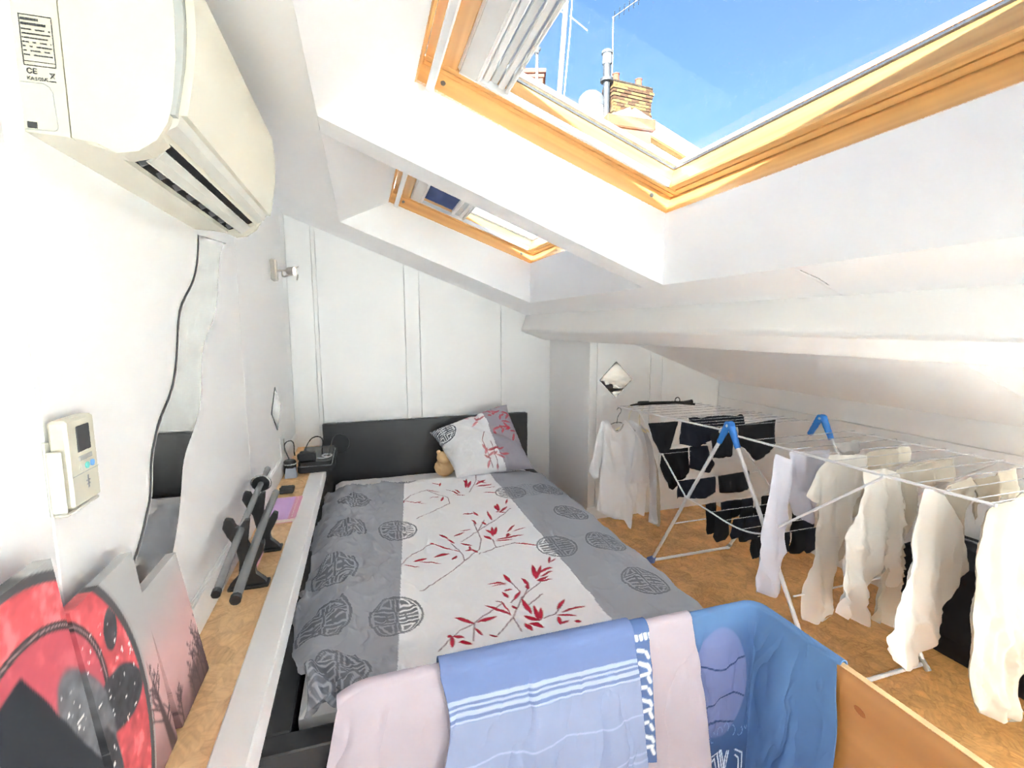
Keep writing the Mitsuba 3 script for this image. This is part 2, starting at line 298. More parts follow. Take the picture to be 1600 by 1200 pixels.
# ---------------------------------------------------------------- skylights
def local(y0): return frame((FR0, y0, ZF0), (ct, 0, -st), (0, 1, 0), (st, 0, ct))
WA = .954
def skylight(i, y0, y1, detail=True):
    w = struct(f'window_{i}', None); B = y1-y0; M = local(y0)
    lb = lambda *a, **k: xf(bx(*a, **k), M)
    # plastered shaft: far, near, upper and lower lining boards
    P = [(HX0, zc(HX0)), (FR0, ZF0), (FR1, ZF1), (HX1, zc(HX1))]
    obj('lining_board', prism(P, 'y', y1, y1+.012), 'm_wall', w); obj('lining_board', prism(P, 'y', y0-.012, y0), 'm_wall', w)
    obj('lining_board', prism([P[0], P[1], (P[1][0]-.008, P[1][1]+.012), (P[0][0]-.008, P[0][1]+.012)], 'y', y0-.012, y1+.012), 'm_wall', w)
    obj('lining_board', prism([P[3], (P[3][0]+.012, P[3][1]), (P[2][0]+.012, P[2][1]), P[2]], 'y', y0-.012, y1+.012), 'm_wall', w)
    # fixed outer frame in golden pine
    n0, n1 = -.004, .085
    obj('frame_rail', lb(-.04, WA+.04, B, B+.04, n0, n1, b=.003), 'm_pine_slope', w); obj('frame_rail', lb(-.04, WA+.04, -.04, 0, n0, n1, b=.003), 'm_pine_slope', w)
    obj('frame_rail', lb(-.045, 0, -.001, B+.001, n0, n1, b=.003), 'm_pine', w); obj('frame_rail', lb(WA, WA+.045, -.001, B+.001, n0, n1, b=.003), 'm_pine', w)
    # opening sash: profile with a groove on its underside
    g, sw, s0, s1 = .004, .052, .058, .145
    prof = Polygon([(0, s0), (.022, s0), (.022, s0+.006), (.027, s0+.006), (.027, s0), (sw-.004, s0), (sw, s0+.004), (sw, s1), (0, s1)])
    r0, r1, q0, q1 = g, WA-g, g, B-g
    swt = .098
    proft = Polygon([(0, s0), (.030, s0), (.030, s0+.006), (.036, s0+.006), (.036, s0), (swt-.004, s0), (swt, s0+.004), (swt, s1), (0, s1)])
    def rail(along, side):
        if along == 'a':     # runs down the slope; profile in (b, n)
            m = prism([((q1-u) if side else (q0+u), n) for u, n in prof.exterior.coords[:-1]], 'x', r0, r1)
        else:
            m = prism([((r1-u) if side else (r0+u), n) for u, n in (prof if side else proft).exterior.coords[:-1]], 'y', q0+sw+.0008, q1-sw-.0008)
        return xf(m, M)
    for al, sd in (('a', 1), ('a', 0), ('b', 0), ('b', 1)): obj('sash_rail', rail(al, sd), 'm_pine_slope' if al == 'a' else 'm_pine', w)
    e = sw+g
    obj('pane', lb(swt+g-.004, WA-e+.004, e-.004, B-e+.004, .128, .1285), 'm_glass', w)
    for k, (a0, a1, b0, b1) in enumerate(((e, WA-e, B-e-.006, B-e), (e, WA-e, e, e+.006), (swt+g, swt+g+.006, e+.006, B-e-.006), (WA-e-.006, WA-e, e+.006, B-e-.006))):
        obj('gasket', lb(a0, a1, b0, b1, .120, .127), 'm_darkalu', w)
        obj('bead', lb(a0+(.006 if k == 2 else 0), a1-(.006 if k == 3 else 0), b0-(.010 if k == 0 else 0), b1+(.010 if k == 1 else 0), .131, .146), 'm_alu', w)
    for a0, a1, b0, b1 in ((-.05, WA+.05, B-.03, B+.055), (-.05, WA+.05, -.055, .03), (-.055, .08, .03, B-.03), (WA-.03, WA+.055, .03, B-.03)):
        obj('cladding', lb(a0, a1, b0, b1, .146, .152), 'm_darkalu', w)
    # white blind channels at both sides of the sash, vent bar, screws
    for b0, b1 in ((B-e-.014, B-e), (e, e+.014)):
        obj('blind_channel', lb(swt+.01, WA-e-.005, b0, b1, s0-.004, s0+.018, b=.002), 'm_whiteplast', w)
    if detail:
        obj('vent_bar', lb(.032, .056, .03, B-.022, -.022, .004, b=.004), 'm_whiteplast', w, label='long white ventilation bar')
        for aa in (.075, .875):
            obj('screw', lathe([(0, -.002), (.007, -.002), (.008, .001), (0, .001)], (M@np.array([aa, B-.001, .034, 1]))[:3], (0, -1, 0), 12), 'm_steel', w)
    return w, M, B
W1 = skylight(1, *SK[0]); W2 = skylight(2, *SK[1]); skylight(3, *SK[2], detail=False); skylight(4, *SK[3], detail=False)
def blind(W, label, a0, drop):
    _, M, B = W; lb = lambda *a, **k: xf(bx(*a, **k), M)
    t = thing('skylight_blind', label, 'blind', None); e0, e1 = .075, B-.072
    obj('cassette', lb(a0, a0+.075, e0, e1, .052, .118, b=.006), 'm_whiteplast', t); obj('cassette_cover', lb(a0+.008, a0+.062, e0+.004, e1-.004, .047, .053, b=.002), 'm_alu', t)
    s = a0+.078
    if drop > .02: obj('fabric', lb(s-.004, s+drop, e0+.004, e1-.004, .088, .090), 'm_navyblind', t, label='dark blue blind fabric'); s += drop
    for k, (w_, n_) in enumerate(((.020, .062), (.022, .070), (.020, .064), (.012, .058))):
        obj('bar', lb(s, s+w_, e0+.002, e1-.002, n_, n_+.034, b=.003), 'm_alu' if k % 2 else 'm_whiteplast', t); s += w_+.004
        if k < 3: obj('pin', lb(s-.012, s-.004, e1-.004, e1+.003, n_+.004, n_+.014, b=.001), 'm_dark', t)
blind(W1, 'rolled up white blind cassette and bars in the large open-view skylight', .100, 0.0)
blind(W2, 'white blind with a lowered strip of dark blue fabric in the smaller far skylight', .104, .175)

# ---------------------------------------------------------------- roof beam (old purlin, turned with the roof slope)
rng = np.random.default_rng(3)
ys = np.linspace(YR, YB+.03, 160); sec = []
c, s = math.cos(math.atan(.34)), math.sin(math.atan(.34))
prof = []
wid, hgt, rad = .225, .135, .022
for cx, cy, a0 in ((wid-rad, -hgt+rad, -90), (wid-rad, 0, 0), (rad, 0, 90), (rad, -hgt+rad, 180)):
    for a in np.linspace(a0, a0+90, 5): prof.append((cx+rad*math.cos(math.radians(a)), cy+rad*math.sin(math.radians(a))))
prof = np.array(prof)
for i, y in enumerate(ys):
    q = prof.copy(); ang = np.arange(len(q))
    n = fbm2(np.full(len(q), y*2.1), ang*.23, 2)*.016+fbm2(np.full(len(q), y*8.), ang*.9, 5)*.006
    cen = q.mean(0); d = q-cen; q = cen+d*(1+n[:, None]/np.linalg.norm(d, axis=1)[:, None])
    q[:, 1] += .010*math.sin(y*1.1+.5)
    X = 1.262+q[:, 0]*c+q[:, 1]*s*1.0; Z = 1.458+q[:, 1]*c-q[:, 0]*s
    sec.append(np.c_[X, np.full(len(q), y), Z])
sec = np.array(sec); m_ = len(prof)
f = []
for i in range(len(ys)-1):
    for j in range(m_):
        a, b = i*m_+j, i*m_+(j+1) % m_; f += [(a, b, b+m_), (a, b+m_, a+m_)]
k = solo('roof_beam', trimesh.Trimesh(sec.reshape(-1, 3), f, process=False), 'm_beam', 'long white painted rough timber beam running under the sloping ceiling', 'beam', smooth=50)
labels[k]['kind'] = 'structure'; labels[k].pop('category')

# ---------------------------------------------------------------- air conditioner
t = thing('air_conditioner', 'ivory wall mounted air conditioner unit high on the left wall', 'air conditioner')
AY0, AY1, AZ = .96, 1.745, 1.662
body = [(0, AZ+.004), (.058, AZ+.002), (.104, AZ-.011), (.112, AZ+.055), (.160, AZ+.080), (.173, AZ+.022), (.186, AZ+.040), (.196, AZ+.075), (.205, AZ+.14), (.208, AZ+.21), (.205, AZ+.285), (0, AZ+.288)]
W_ = lambda pr: [(XL+u, z) for u, z in pr]
obj('casing', prism(W_(body), 'y', AY0+.014, AY1-.014), 'm_ivory', t, smooth=20)
side = [(0.058, AZ+.001), (.090, AZ-.004), (.115, AZ-.016), (.145, AZ-.010), (.172, AZ+.010), (.190, AZ+.040), (.199, AZ+.075), (.208, AZ+.14), (.211, AZ+.21), (.208, AZ+.287), (0.058, AZ+.290)]
for y0, y1 in ((AY0, AY0+.014), (AY1-.014, AY1)):
    obj('end_cap', prism(W_(side), 'y', y0, y1), 'm_ivory', t, smooth=20)
    obj('back_chassis', prism(W_([(0, AZ+.004), (.0565, AZ+.001), (.0565, AZ+.290), (0, AZ+.290)]), 'y', y0, y1), 'm_ivory', t)
fp = []
for q in np.linspace(0, 1, 12): fp.append((.205+.020*math.sin(q*2.2)+.012*q*(1-q), AZ+.052+q*.24))
fp_in = [(u-.012, z) for u, z in reversed(fp)]
obj('trim', prism(W_([(u-.004, z) for u, z in fp]+[(u-.018, z) for u, z in reversed(fp)]), 'y', AY0+.001, AY1-.001), 'm_greyplast', t, smooth=20, label='grey seam trim')
obj('front_panel', prism(W_([(u+.010, z+.004) for u, z in fp]+[(u-.003, z+.004) for u, z in reversed(fp)]), 'y', AY0+.012, AY1-.004), 'm_ivory', t, smooth=20)
obj('lower_lip', prism(W_([(.180, AZ+.028), (.198, AZ+.040), (.205, AZ+.056), (.196, AZ+.064), (.176, AZ+.038)]), 'y', AY0+.015, AY1-.015), 'm_ivory2', t)
obj('outlet_cavity', prism(W_([(.1045, AZ-.002), (.1125, AZ+.054), (.160, AZ+.079), (.1725, AZ+.026)]), 'y', AY0+.016, AY1-.016), 'm_void', t, label='dark air outlet')
for y0, y1 in ((AY0+.0142, AY0+.05), (AY1-.06, AY1-.0142)): obj('outlet_end', prism(W_([(.104, AZ-.0115), (.118, AZ-.0145), (.150, AZ-.005), (.176, AZ+.016), (.173, AZ+.022), (.1045, AZ-.004)]), 'y', y0, y1), 'm_ivory', t)
obj('louver', prism(W_([(.136, AZ-.011), (.141, AZ-.012), (.156, AZ-.003), (.166, AZ+.007), (.164, AZ+.011), (.153, AZ+.002)]), 'y', AY0+.052, AY1-.062), 'm_ivory2', t, label='long swing louver')
for i in range(8):
    yy = AY0+.085+i*.083
    obj('vane', xf(bx(-.008, .008, -.002, .002, -.007, .007, .001), frame((XL+.122, yy, AZ-.002), (.85, .25, .5), (-.25, .96, 0), (-.5, 0, .85))), 'm_steel', t)
# rating plate print, service hatch on the near side
P0 = frame((XL, AY0-.0006, 0), (1, 0, 0), (0, 0, 1), (0, -1, 0))
def pbar(x0, x1, z0, z1): return xf(bx(x0, x1, z0, z1, -.0002, .0006), P0)
lx0, lx1, lz0, lz1 = .008, .048, AZ+.100, AZ+.172
pr = [pbar(lx0, lx1, lz1-.001, lz1), pbar(lx0, lx1, lz0, lz0+.001), pbar(lx0, lx0+.0008, lz0, lz1), pbar(lx1-.0008, lx1, lz0, lz1), pbar(lx0, lx1, lz0+.006, lz0+.0066)]
rg = np.random.default_rng(5)
zz = lz1-.008
for i in range(9):
    hh = .0032 if i < 2 else .0017; xx = lx0+.002; stop = lx0+(.024 if i == 0 else .032 if i == 1 else .037)
    while xx < stop:
        l = rg.uniform(.0015, .006); pr.append(pbar(xx, min(xx+l, stop), zz, zz+hh)); xx += l+rg.choice([.0007, .0007, .005] if i > 1 else [.0007])
    zz -= .0068 if i < 2 else .0060
obj('rating_print', cat(*pr), 'm_dark', t, label='printed rating plate')
def lettering(txt, h, M, m, parent, name='lettering', bold=False, depth=.0006, **k):
    return obj(name, xf(meshkit.text_mesh(txt, h, depth, bold), M), m, parent, **k)
lettering('CE', .0075, P0@frame((lx0+.002, lz0-.011, -.0002), (1, 0, 0), (0, 1, 0), (0, 0, 1)), 'm_dark', t, bold=True)
lettering('KA10ML', .0050, P0@frame((lx0+.002, lz0-.0205, -.0002), (1, 0, 0), (0, 1, 0), (0, 0, 1)), 'm_dark', t)
bn = [xf(bx(-.0045, .0045, -.0005, .0005, 0, .0006), P0@frame((lx1-.006, lz0-.012, -.0002), (math.cos(a), math.sin(a), 0), (-math.sin(a), math.cos(a), 0), (0, 0, 1))) for a in (.9, -.9)]
obj('bin_symbol', cat(*bn, pbar(lx1-.010, lx1-.002, lz0-.0205, lz0-.019), pbar(lx1-.009, lx1-.003, lz0-.009, lz0-.008)), 'm_dark', t)
hx = [(0.001, AZ+.076), (.030, AZ+.076), (.0365, AZ+.072), (.040, AZ+.064), (.042, AZ+.014), (.040, AZ+.010), (.036, AZ+.008), (.001, AZ+.008)]
obj('hatch_seam', cat(*[tube([(XL+a[0], AY0-.0002, a[1]), (XL+b[0], AY0-.0002, b[1])], .0008, 5) for a, b in zip(hx, hx[1:])]), 'm_greyplast', t)
obj('hatch_slot', bx(XL+.004, XL+.016, AY0-.001, AY0+.004, AZ+.010, AZ+.019), 'm_dark', t)

# ---------------------------------------------------------------- remote control in its wall holder
def RB(x0, x1, y0, y1, z0, z1, b=.003): return bx(XL+x0, XL+x1, y0, y1, z0, z1, b)
t = thing('remote_holder', 'pale grey plastic holder cradling the remote on the left wall', 'holder')
obj('cradle', cat(RB(0, .004, .905, 1.005, 1.07, 1.19), RB(.004, .024, .903, .908, 1.075, 1.175, .002), RB(.004, .024, 1.0, 1.005, 1.075, 1.16, .002), RB(.004, .024, .906, 1.002, 1.068, 1.074, .002)), 'm_ivory2', t)
t = thing('remote_control', 'ivory air conditioner remote with grey screen held on the left wall', 'remote control')
obj('body', RB(.005, .030, .912, .996, 1.078, 1.222, .004), 'm_ivory', t)
obj('screen', RB(.029, .0315, .938, .976, 1.165, 1.208, .001), 'm_dark', t, label='dark grey display')
obj('key', RB(.029, .032, .938, .976, 1.150, 1.158, .001), 'm_greyplast', t)
for y, m in ((.943, 'ivory2'), (.959, 'teal'), (.975, 'skyblue')):
    if 'm_teal' not in scene: mat('teal', L3(90, 175, 170), .5); mat('skyblue', L3(95, 155, 210), .5)
    obj('button', lathe([(0, 0), (.0055, 0), (.0055, .002), (0, .0025)], (XL+.030, y, 1.139), (1, 0, 0), 16), 'm_'+m, t)
obj('lid_seam', RB(.0295, .0305, .914, .994, 1.1285, 1.1295, .0003), 'm_greyplast', t)
obj('logo_mark', cat(RB(.0298, .0305, .957, .961, 1.100, 1.122, .0002), RB(.0298, .0305, .953, .965, 1.112, 1.114, .0002), RB(.0298, .0305, .954, .964, 1.106, 1.108, .0002)), 'm_steel', t)

# ---------------------------------------------------------------- wavy mirror and the two diamond mirrors
ml = [(1.764, 1.653), (1.74, 1.583), (1.694, 1.519), (1.601, 1.456), (1.544, 1.409), (1.515, 1.35), (1.489, 1.282), (1.452, 1.223), (1.403, 1.182), (1.346, 1.144), (1.316, 1.115), (1.276, 1.053), (1.258, 0.989), (1.225, 0.947), (1.182, 0.903), (1.116, 0.862), (1.04, .80)]
mr = [(2.1, 1.68), (2.0, 1.625), (1.96, 1.566), (1.92, 1.475), (1.852, 1.392), (1.76, 1.334), (1.708, 1.286), (1.676, 1.209), (1.654, 1.145), (1.592, 1.085), (1.540, 1.053), (1.472, 1.005), (1.433, 0.928), (1.408, 0.883), (1.368, 0.829), (1.322, 0.78), (1.25, .70)]
ml, mr = spline(ml, 60), spline(mr, 60)
t = thing('wavy_mirror', 'tall wavy edged mirror fixed to the left wall below the air conditioner', 'mirror')
obj('back', prism(list(map(tuple, ml))+list(map(tuple, mr[::-1])), 'x', XL+.0005, XL+.004), 'm_dark', t, label='dark mirror edge')
ctr = Polygon(list(map(tuple, ml))+list(map(tuple, mr[::-1]))).buffer(-.0025)
obj('glass', prism(ctr, 'x', XL+.0038, XL+.0055), 'm_mirror', t)
def diamond(label, y, z, hy, hz, ax, at):
    t = thing('diamond_mirror', label, 'mirror')
    q = Polygon([(y-hy, z), (y, z+hz), (y+hy, z), (y, z-hz)]).buffer(-.006).buffer(.006)
    if ax == 'x': obj('back', prism(q, 'x', at+.0005, at+.004), 'm_dark', t); obj('glass', prism(q.buffer(-.003), 'x', at+.0038, at+.0052), 'm_mirror', t)
    else: obj('back', prism(q, 'y', at-.004, at-.0005), 'm_dark', t); obj('glass', prism(q.buffer(-.003), 'y', at-.0052, at-.0038), 'm_mirror', t)
diamond('small diamond shaped mirror on the left wall near the bed head', 2.935, .905, .155, .125, 'x', XL)
diamond('grey diamond shaped mirror on the alcove wall above the white shirts', 1.672, .994, .128, .128, 'y', YA)

# ---------------------------------------------------------------- wall lamp and socket
t = thing('wall_lamp', 'small chrome spot lamp on the left wall near the back corner', 'lamp')
obj('base', RB(0, .030, 3.03, 3.11, 1.625, 1.745, .006), 'm_chrome', t)
obj('arm', cat(tube([(XL+.03, 3.07, 1.685), (XL+.075, 3.07, 1.685)], .006, 8), tube(spline([(XL+.06, 3.07, 1.685), (XL+.065, 3.06, 1.65), (XL+.085, 3.05, 1.655), (XL+.11, 3.05, 1.66)], 12), .005, 8)), 'm_chrome', t)
obj('shade', lathe([(.008, 0), (.020, .012), (.026, .05), (.024, .05), (.018, .014), (0, .006)], (XL+.075, 3.07, 1.685), (.9, -.25, -.05), 20), 'm_chrome', t, smooth=40)
key = obj('bulb', lathe([(0, .026), (.014, .026), (.016, .040), (.012, .050), (0, .053)], (XL+.075, 3.07, 1.685), (.9, -.25, -.05), 12), 'm_cream', t, label='glowing bulb')
scene[key]['emitter'] = {'type': 'area', 'radiance': {'type': 'rgb', 'value': [5.0, 3.6, 2.6]}}
obj('wing', cat(xf(bx(0, .012, -.03, .03, -.002, .002, .001), frame((XL+.13, 3.05, 1.70), (.9, -.2, .3), (.2, .9, .3), (-.3, -.2, .9))), xf(bx(0, .010, -.012, .03, -.002, .002, .001), frame((XL+.135, 3.045, 1.655), (.9, -.2, -.3), (-.2, .5, -.8), (.3, .8, .5)))), 'm_chrome', t)
t = thing('wall_socket', 'white double wall socket low on the left wall beside the ledge', 'socket')
obj('plate', RB(0, .008, 2.99, 3.16, .575, .725, .003), 'm_whiteplast', t)
for z in (.62, .68): obj('outlet', lathe([(0, .001), (.018, .001), (.020, .003), (.022, .003), (.022, 0), (0, 0)], (XL+.008, 3.075, z), (1, 0, 0), 20), 'm_ivory2', t)

# ---------------------------------------------------------------- three panel painting standing on the ledge
def seg_d(U, V, a, b):
    a, b = np.asarray(a, float), np.asarray(b, float); d = b-a; tt = np.clip(((U-a[0])*d[0]+(V-a[1])*d[1])/(d@d+1e-12), 0, 1)
    return np.hypot(U-a[0]-tt*d[0], V-a[1]-tt*d[1]), tt
def over(C, col, a): return C*(1-a[..., None])+np.asarray(col)*a[..., None]
def sst(a, b, x):
    q = np.clip((x-a)/(b-a), 0, 1); return q*q*(3-2*q)
def art(Y, Z):
    """red disc with dark rings behind bare trees; Y runs along the ledge, Z up"""
    n = fbm2(Y*9, Z*9, 1, 4); n2 = fbm2(Y*45, Z*45, 2, 3)
    C = np.ones(Y.shape+(3,))*lin(160, 159, 159)
    C = over(C, lin(196, 152, 150), sst(.86, .64, Z+.1*n)*.9); C = over(C, lin(96, 66, 72), sst(.66, .49, Z+.12*n)*.85)
    r = np.hypot((Y-.705)/.295, (Z-.695)/.345)
    red = lin(182, 74, 79)*(1+1.3*n+1.1*n2)[..., None]
    C = over(C, np.clip(red, 0.01, 1), sst(1.0, .985, r))
    C = over(C, lin(66, 66, 68), sst(.030, .018, np.abs(r-1.0))); C = over(C, lin(150, 148, 148), sst(.012, .004, np.abs(r-1.035)))
    inn = r < .975
    C = over(C, lin(236, 132, 134), inn*sst(.05, .2, n2+.35*n)*.7)
    r2 = np.hypot(Y-.73, Z-.80)/.162
    C = over(C, lin(160, 70, 82), inn*sst(1.0, .95, r2+.05*n)*.75)
    C = over(C, lin(50, 46, 48), inn*sst(.050, .030, np.abs(r2-1.0))*sst(.70, .78, Z)); C = over(C, lin(140, 120, 120), inn*sst(.012, .004, np.abs(r2-1.0))*sst(.74, .8, Z))
    for (y, z, ay, az, ang, cc) in ((.928, .858, .022, .036, -.15, 62), (.925, .735, .075, .050, -.2, 58), (.825, .775, .050, .125, .35, 92), (.86, .66, .028, .07, .1, 60)):
        yy = (Y-y)*math.cos(ang)+(Z-z)*math.sin(ang); z2 = -(Y-y)*math.sin(ang)+(Z-z)*math.cos(ang)
        C = over(C, np.clip(lin(cc, cc, cc+4)*(1+2.0*n2)[..., None], .004, 1), inn*sst(1.05, .9, np.hypot(yy/ay, z2/az)+.6*n))
    C = over(C, lin(235, 232, 230), inn*sst(.255, .30, fbm2(Y*120, Z*120, 6, 2)+.1*n)*(np.hypot(Y-.86, Z-.76) < .13))
    h = .925-1.9*np.clip(Y-.715, 0, 1)+.06*n
    C = over(C, lin(34, 37, 42), sst(.004, -.004, Z-h))
    rg = np.random.default_rng(11)
    def tree(y, z0, hgt, lean, wd, a=.85):
        nonlocal C
        top = (y+lean, z0+hgt); d, q = seg_d(Y, Z, (y, z0), top); C = over(C, lin(58, 44, 48), a*sst(wd*1.1, wd*.6, d+wd*.9*q))
        for i in range(14):
            q0 = rg.uniform(.2, .95); s_ = rg.choice([-1, 1]); b = (y+lean*q0, z0+hgt*q0); l = hgt*.34*(1.1-q0)
            e = (b[0]+s_*l*rg.uniform(.5, .9), b[1]+l*rg.uniform(.5, 1.0)); d, q = seg_d(Y, Z, b, e); C = over(C, lin(70, 52, 56), a*sst(.0046, .0014, d+.0022*q))
            for _ in range(2):
                q1 = rg.uniform(.3, .9); c0 = (b[0]+(e[0]-b[0])*q1, b[1]+(e[1]-b[1])*q1); d, q = seg_d(Y, Z, c0, (c0[0]+rg.uniform(-.4, .4)*l, c0[1]+rg.uniform(.2, .6)*l)); C = over(C, lin(80, 60, 64), a*.9*sst(.0030, .0008, d))
    tree(1.062, .505, .225, -.045, .017, .95); tree(1.12, .505, .10, .01, .005)
    tree(1.285, .50, .20, -.006, .008, .8); tree(1.265, .50, .17, -.02, .006, .7); tree(1.24, .50, .14, -.03, .006, .65); tree(1.295, .50, .14, -.04, .006, .7); tree(1.20, .50, .11, -.01, .004, .5)
    C = over(C, lin(62, 50, 54), .8*sst(.63, .52, Z+.25*n+.35*np.clip(1.3-Y, 0, 1))*(Y > 1.07))
    return np.clip(C, .004, 1)
def canvas(y0, y1, hgt, skew, label, nm):
    t = thing('canvas_painting', label, 'painting', None)
    xb, xt, z0 = -.423, -.455, .506; n, m = int((y1-y0)/.003), int(hgt/.003)
    q = np.linspace(0, 1, n)[:, None]*np.ones(m); r = np.ones(n)[:, None]*np.linspace(0, 1, m)
    Y = y0+(y1-y0)*q+skew*(1-r); Z = z0+hgt*r; X = xb+(xt-xb)*r
    m_ = sheet(np.stack([X, Y, Z], -1), .020)
    V = m_.vertices; col = art(V[:, 1]-0*skew, V[:, 2])
    obj('printed_face', m_, 'm_printed_card', t, smooth=False, color=col)
    return t
canvas(.560, .812, .535, .035, 'tallest canvas panel with red disc and black shape at the near end of the ledge', 0)
canvas(.838, 1.044, .435, .035, 'middle height canvas panel with the red disc rim and bare trees on the ledge', 1)
canvas(1.058, 1.247, .338, .050, 'shortest canvas panel with pink mist and bare trees on the ledge', 2)

# ---------------------------------------------------------------- sword stand, swords, things on the ledge
t = thing('sword_stand', 'black two tier display stand holding two swords on the wooden ledge', 'stand')
def upright(y):
    pr = Polygon([(-.445, .506), (-.44, .525), (-.415, .55), (-.41, .60), (-.42, .655), (-.44, .69), (-.452, .72), (-.445, .745), (-.43, .74), (-.42, .715), (-.405, .712), (-.39, .735), (-.38, .735), (-.385, .70), (-.39, .665), (-.375, .62), (-.368, .628), (-.36, .640), (-.35, .655), (-.34, .65), (-.345, .625), (-.358, .60), (-.372, .575), (-.37, .55), (-.345, .525), (-.335, .506)]).buffer(.003)
    return prism(pr, 'y', y-.012, y+.012)
obj('upright', upright(1.97), 'm_black', t); obj('upright', upright(1.70), 'm_black', t)
obj('foot', bx(-.452, -.330, 1.945, 1.995, .5055, .517, .003), 'm_black', t); obj('foot', bx(-.452, -.330, 1.675, 1.725, .5055, .517, .003), 'm_black', t)
obj('crossbar', bx(-.402, -.386, 1.71, 1.96, .535, .56, .003), 'm_black', t)
def sword(label, a, b, hand, r, mb):
    t = thing('sword', label, 'sword'); a, b = np.array(a), np.array(b); d = b-a; u = d/np.linalg.norm(d); bend = np.array([0, 0, .010])
    Pn = lambda q: a+d*q+bend*math.sin(math.pi*q)
    obj('scabbard', tube([Pn(q) for q in np.linspace(0, hand, 18)], [r*.92]+[r]*17, 10), mb, t, smooth=40)
    obj('end_cap', tube([Pn(0)-u*.006, Pn(.012)], r*1.1, 10), 'm_black', t)
    if hand < 1:
        obj('hilt', tube([Pn(q) for q in np.linspace(hand+.006, 1, 8)], [.011, .012, .011, .010, .010, .011, .012, .013], 10), 'm_steel', t, smooth=40, label='grey wrapped hilt')
        obj('guard', lathe([(.008, -.002), (.030, -.002), (.033, 0), (.030, .002), (.008, .002)], Pn(hand), u, 24), 'm_black', t)
        obj('guard_ring', tube([Pn(hand+.01)+.037*(math.cos(w)*np.array([1, 0, 0])+math.sin(w)*np.array([0, -.3, .95])) for w in np.linspace(0, 2*math.pi, 24, endpoint=False)], .0022, 6, closed=True), 'm_steel', t)
sword('sword in dark steel scabbard with grey hilt on the upper tier of the stand', (-.392, 1.36, .672), (-.417, 2.26, .748), .80, .011, 'm_steel')
sword('plain dark scabbard sword on the lower tier of the stand', (-.352, 1.375, .640), (-.372, 2.16, .672), 1.0, .0135, 'm_steel')
mat('lilac', L3(212, 168, 222), .5); mat('pink', L3(226, 160, 186), .6); mat('paper', L3(232, 222, 214), .8)
t = thing('notebook', 'lilac and pink notebook lying on the ledge past the sword stand', 'book')
obj('pages', bx(-.433, -.318, 2.236, 2.515, .5065, .521, .001), 'm_paper', t)
obj('cover', bx(-.436, -.345, 2.232, 2.52, .521, .525, .001), 'm_lilac', t); obj('cover_strip', bx(-.345, -.314, 2.232, 2.52, .521, .525, .001), 'm_pink', t); obj('back_cover', bx(-.436, -.314, 2.232, 2.52, .5055, .5067, .0005), 'm_pink', t)
obj('spiral', tube([(-.331+.002*math.sin(i), 2.24+i*.0069, .5262) for i in range(40)], .0012, 5), 'm_paper', t)
t = thing('booklet', 'pink booklet lying on the ledge beneath the sword stand', 'book')
obj('pages', bx(-.432, -.392, 1.735, 1.94, .5055, .512, .001), 'm_paper', t); obj('cover', bx(-.434, -.390, 1.733, 1.942, .512, .5145, .0006), 'm_pink', t)
t = thing('phone_case', 'small dark grey gadget lying beyond the notebook on the ledge', 'gadget')
obj('body', bx(-.440, -.372, 2.625, 2.70, .5055, .531, .006), 'm_dark', t); obj('band', bx(-.441, -.371, 2.65, 2.655, .510, .5325, .001), 'm_black', t)
t = thing('pouch', 'small grey blue fabric pouch standing against the black box on the ledge', 'pouch')
mat('pouch', L3(150, 156, 170), .8)
obj('bag', hull([(-.452, 2.90, .506), (-.388, 2.90, .506), (-.452, 2.945, .506), (-.388, 2.945, .506), (-.445, 2.915, .560), (-.395, 2.915, .560), (-.445, 2.935, .560), (-.395, 2.935, .560)]), 'm_pouch', t)
obj('clip', bx(-.440, -.402, 2.912, 2.938, .560, .570, .002), 'm_black', t, label='black clip')
t = thing('tray_box', 'flat black two layer box across the ledge and rail beside the headboard', 'box')
def rrect(x0, x1, y0, y1, r): return sbox(x0+r, y0+r, x1-r, y1-r).buffer(r, 8)
obj('lower_shell', prism(rrect(-.392, -.188, 2.955, 3.42, .03), 'z', .5125, .545), 'm_matteblack', t); obj('lid', prism(rrect(-.388, -.205, 2.97, 3.36, .02), 'z', .550, .572), 'm_black', t); obj('seam', prism(rrect(-.385, -.20, 2.965, 3.39, .02), 'z', .545, .550), 'm_steel', t)
t = thing('charger', 'black square power charger lying on the flat black box', 'charger')
obj('brick', bx(-.385, -.295, 2.99, 3.07, .573, .62, .006), 'm_matteblack', t); obj('plug', bx(-.395, -.386, 3.01, 3.05, .58, .612, .003), 'm_black', t)
t = thing('webcam', 'small black round gadget with a silver ring beside the charger on the ledge', 'gadget')
obj('barrel', lathe([(0, 0), (.030, 0), (.034, .01), (.034, .075), (.028, .083), (0, .083)], (-.432, 2.99, .506), (0, 0, 1), 24), 'm_black', t, smooth=40); obj('ring', lathe([(.0335, .060), (.036, .060), (.036, .066), (.0335, .066)], (-.432, 2.99, .506), (0, 0, 1), 24), 'm_alu', t); obj('lens', lathe([(0, 0), (.012, 0), (.014, .006), (0, .008)], (-.425, 2.957, .545), (.2, -1, .1), 16), 'm_steel', t)
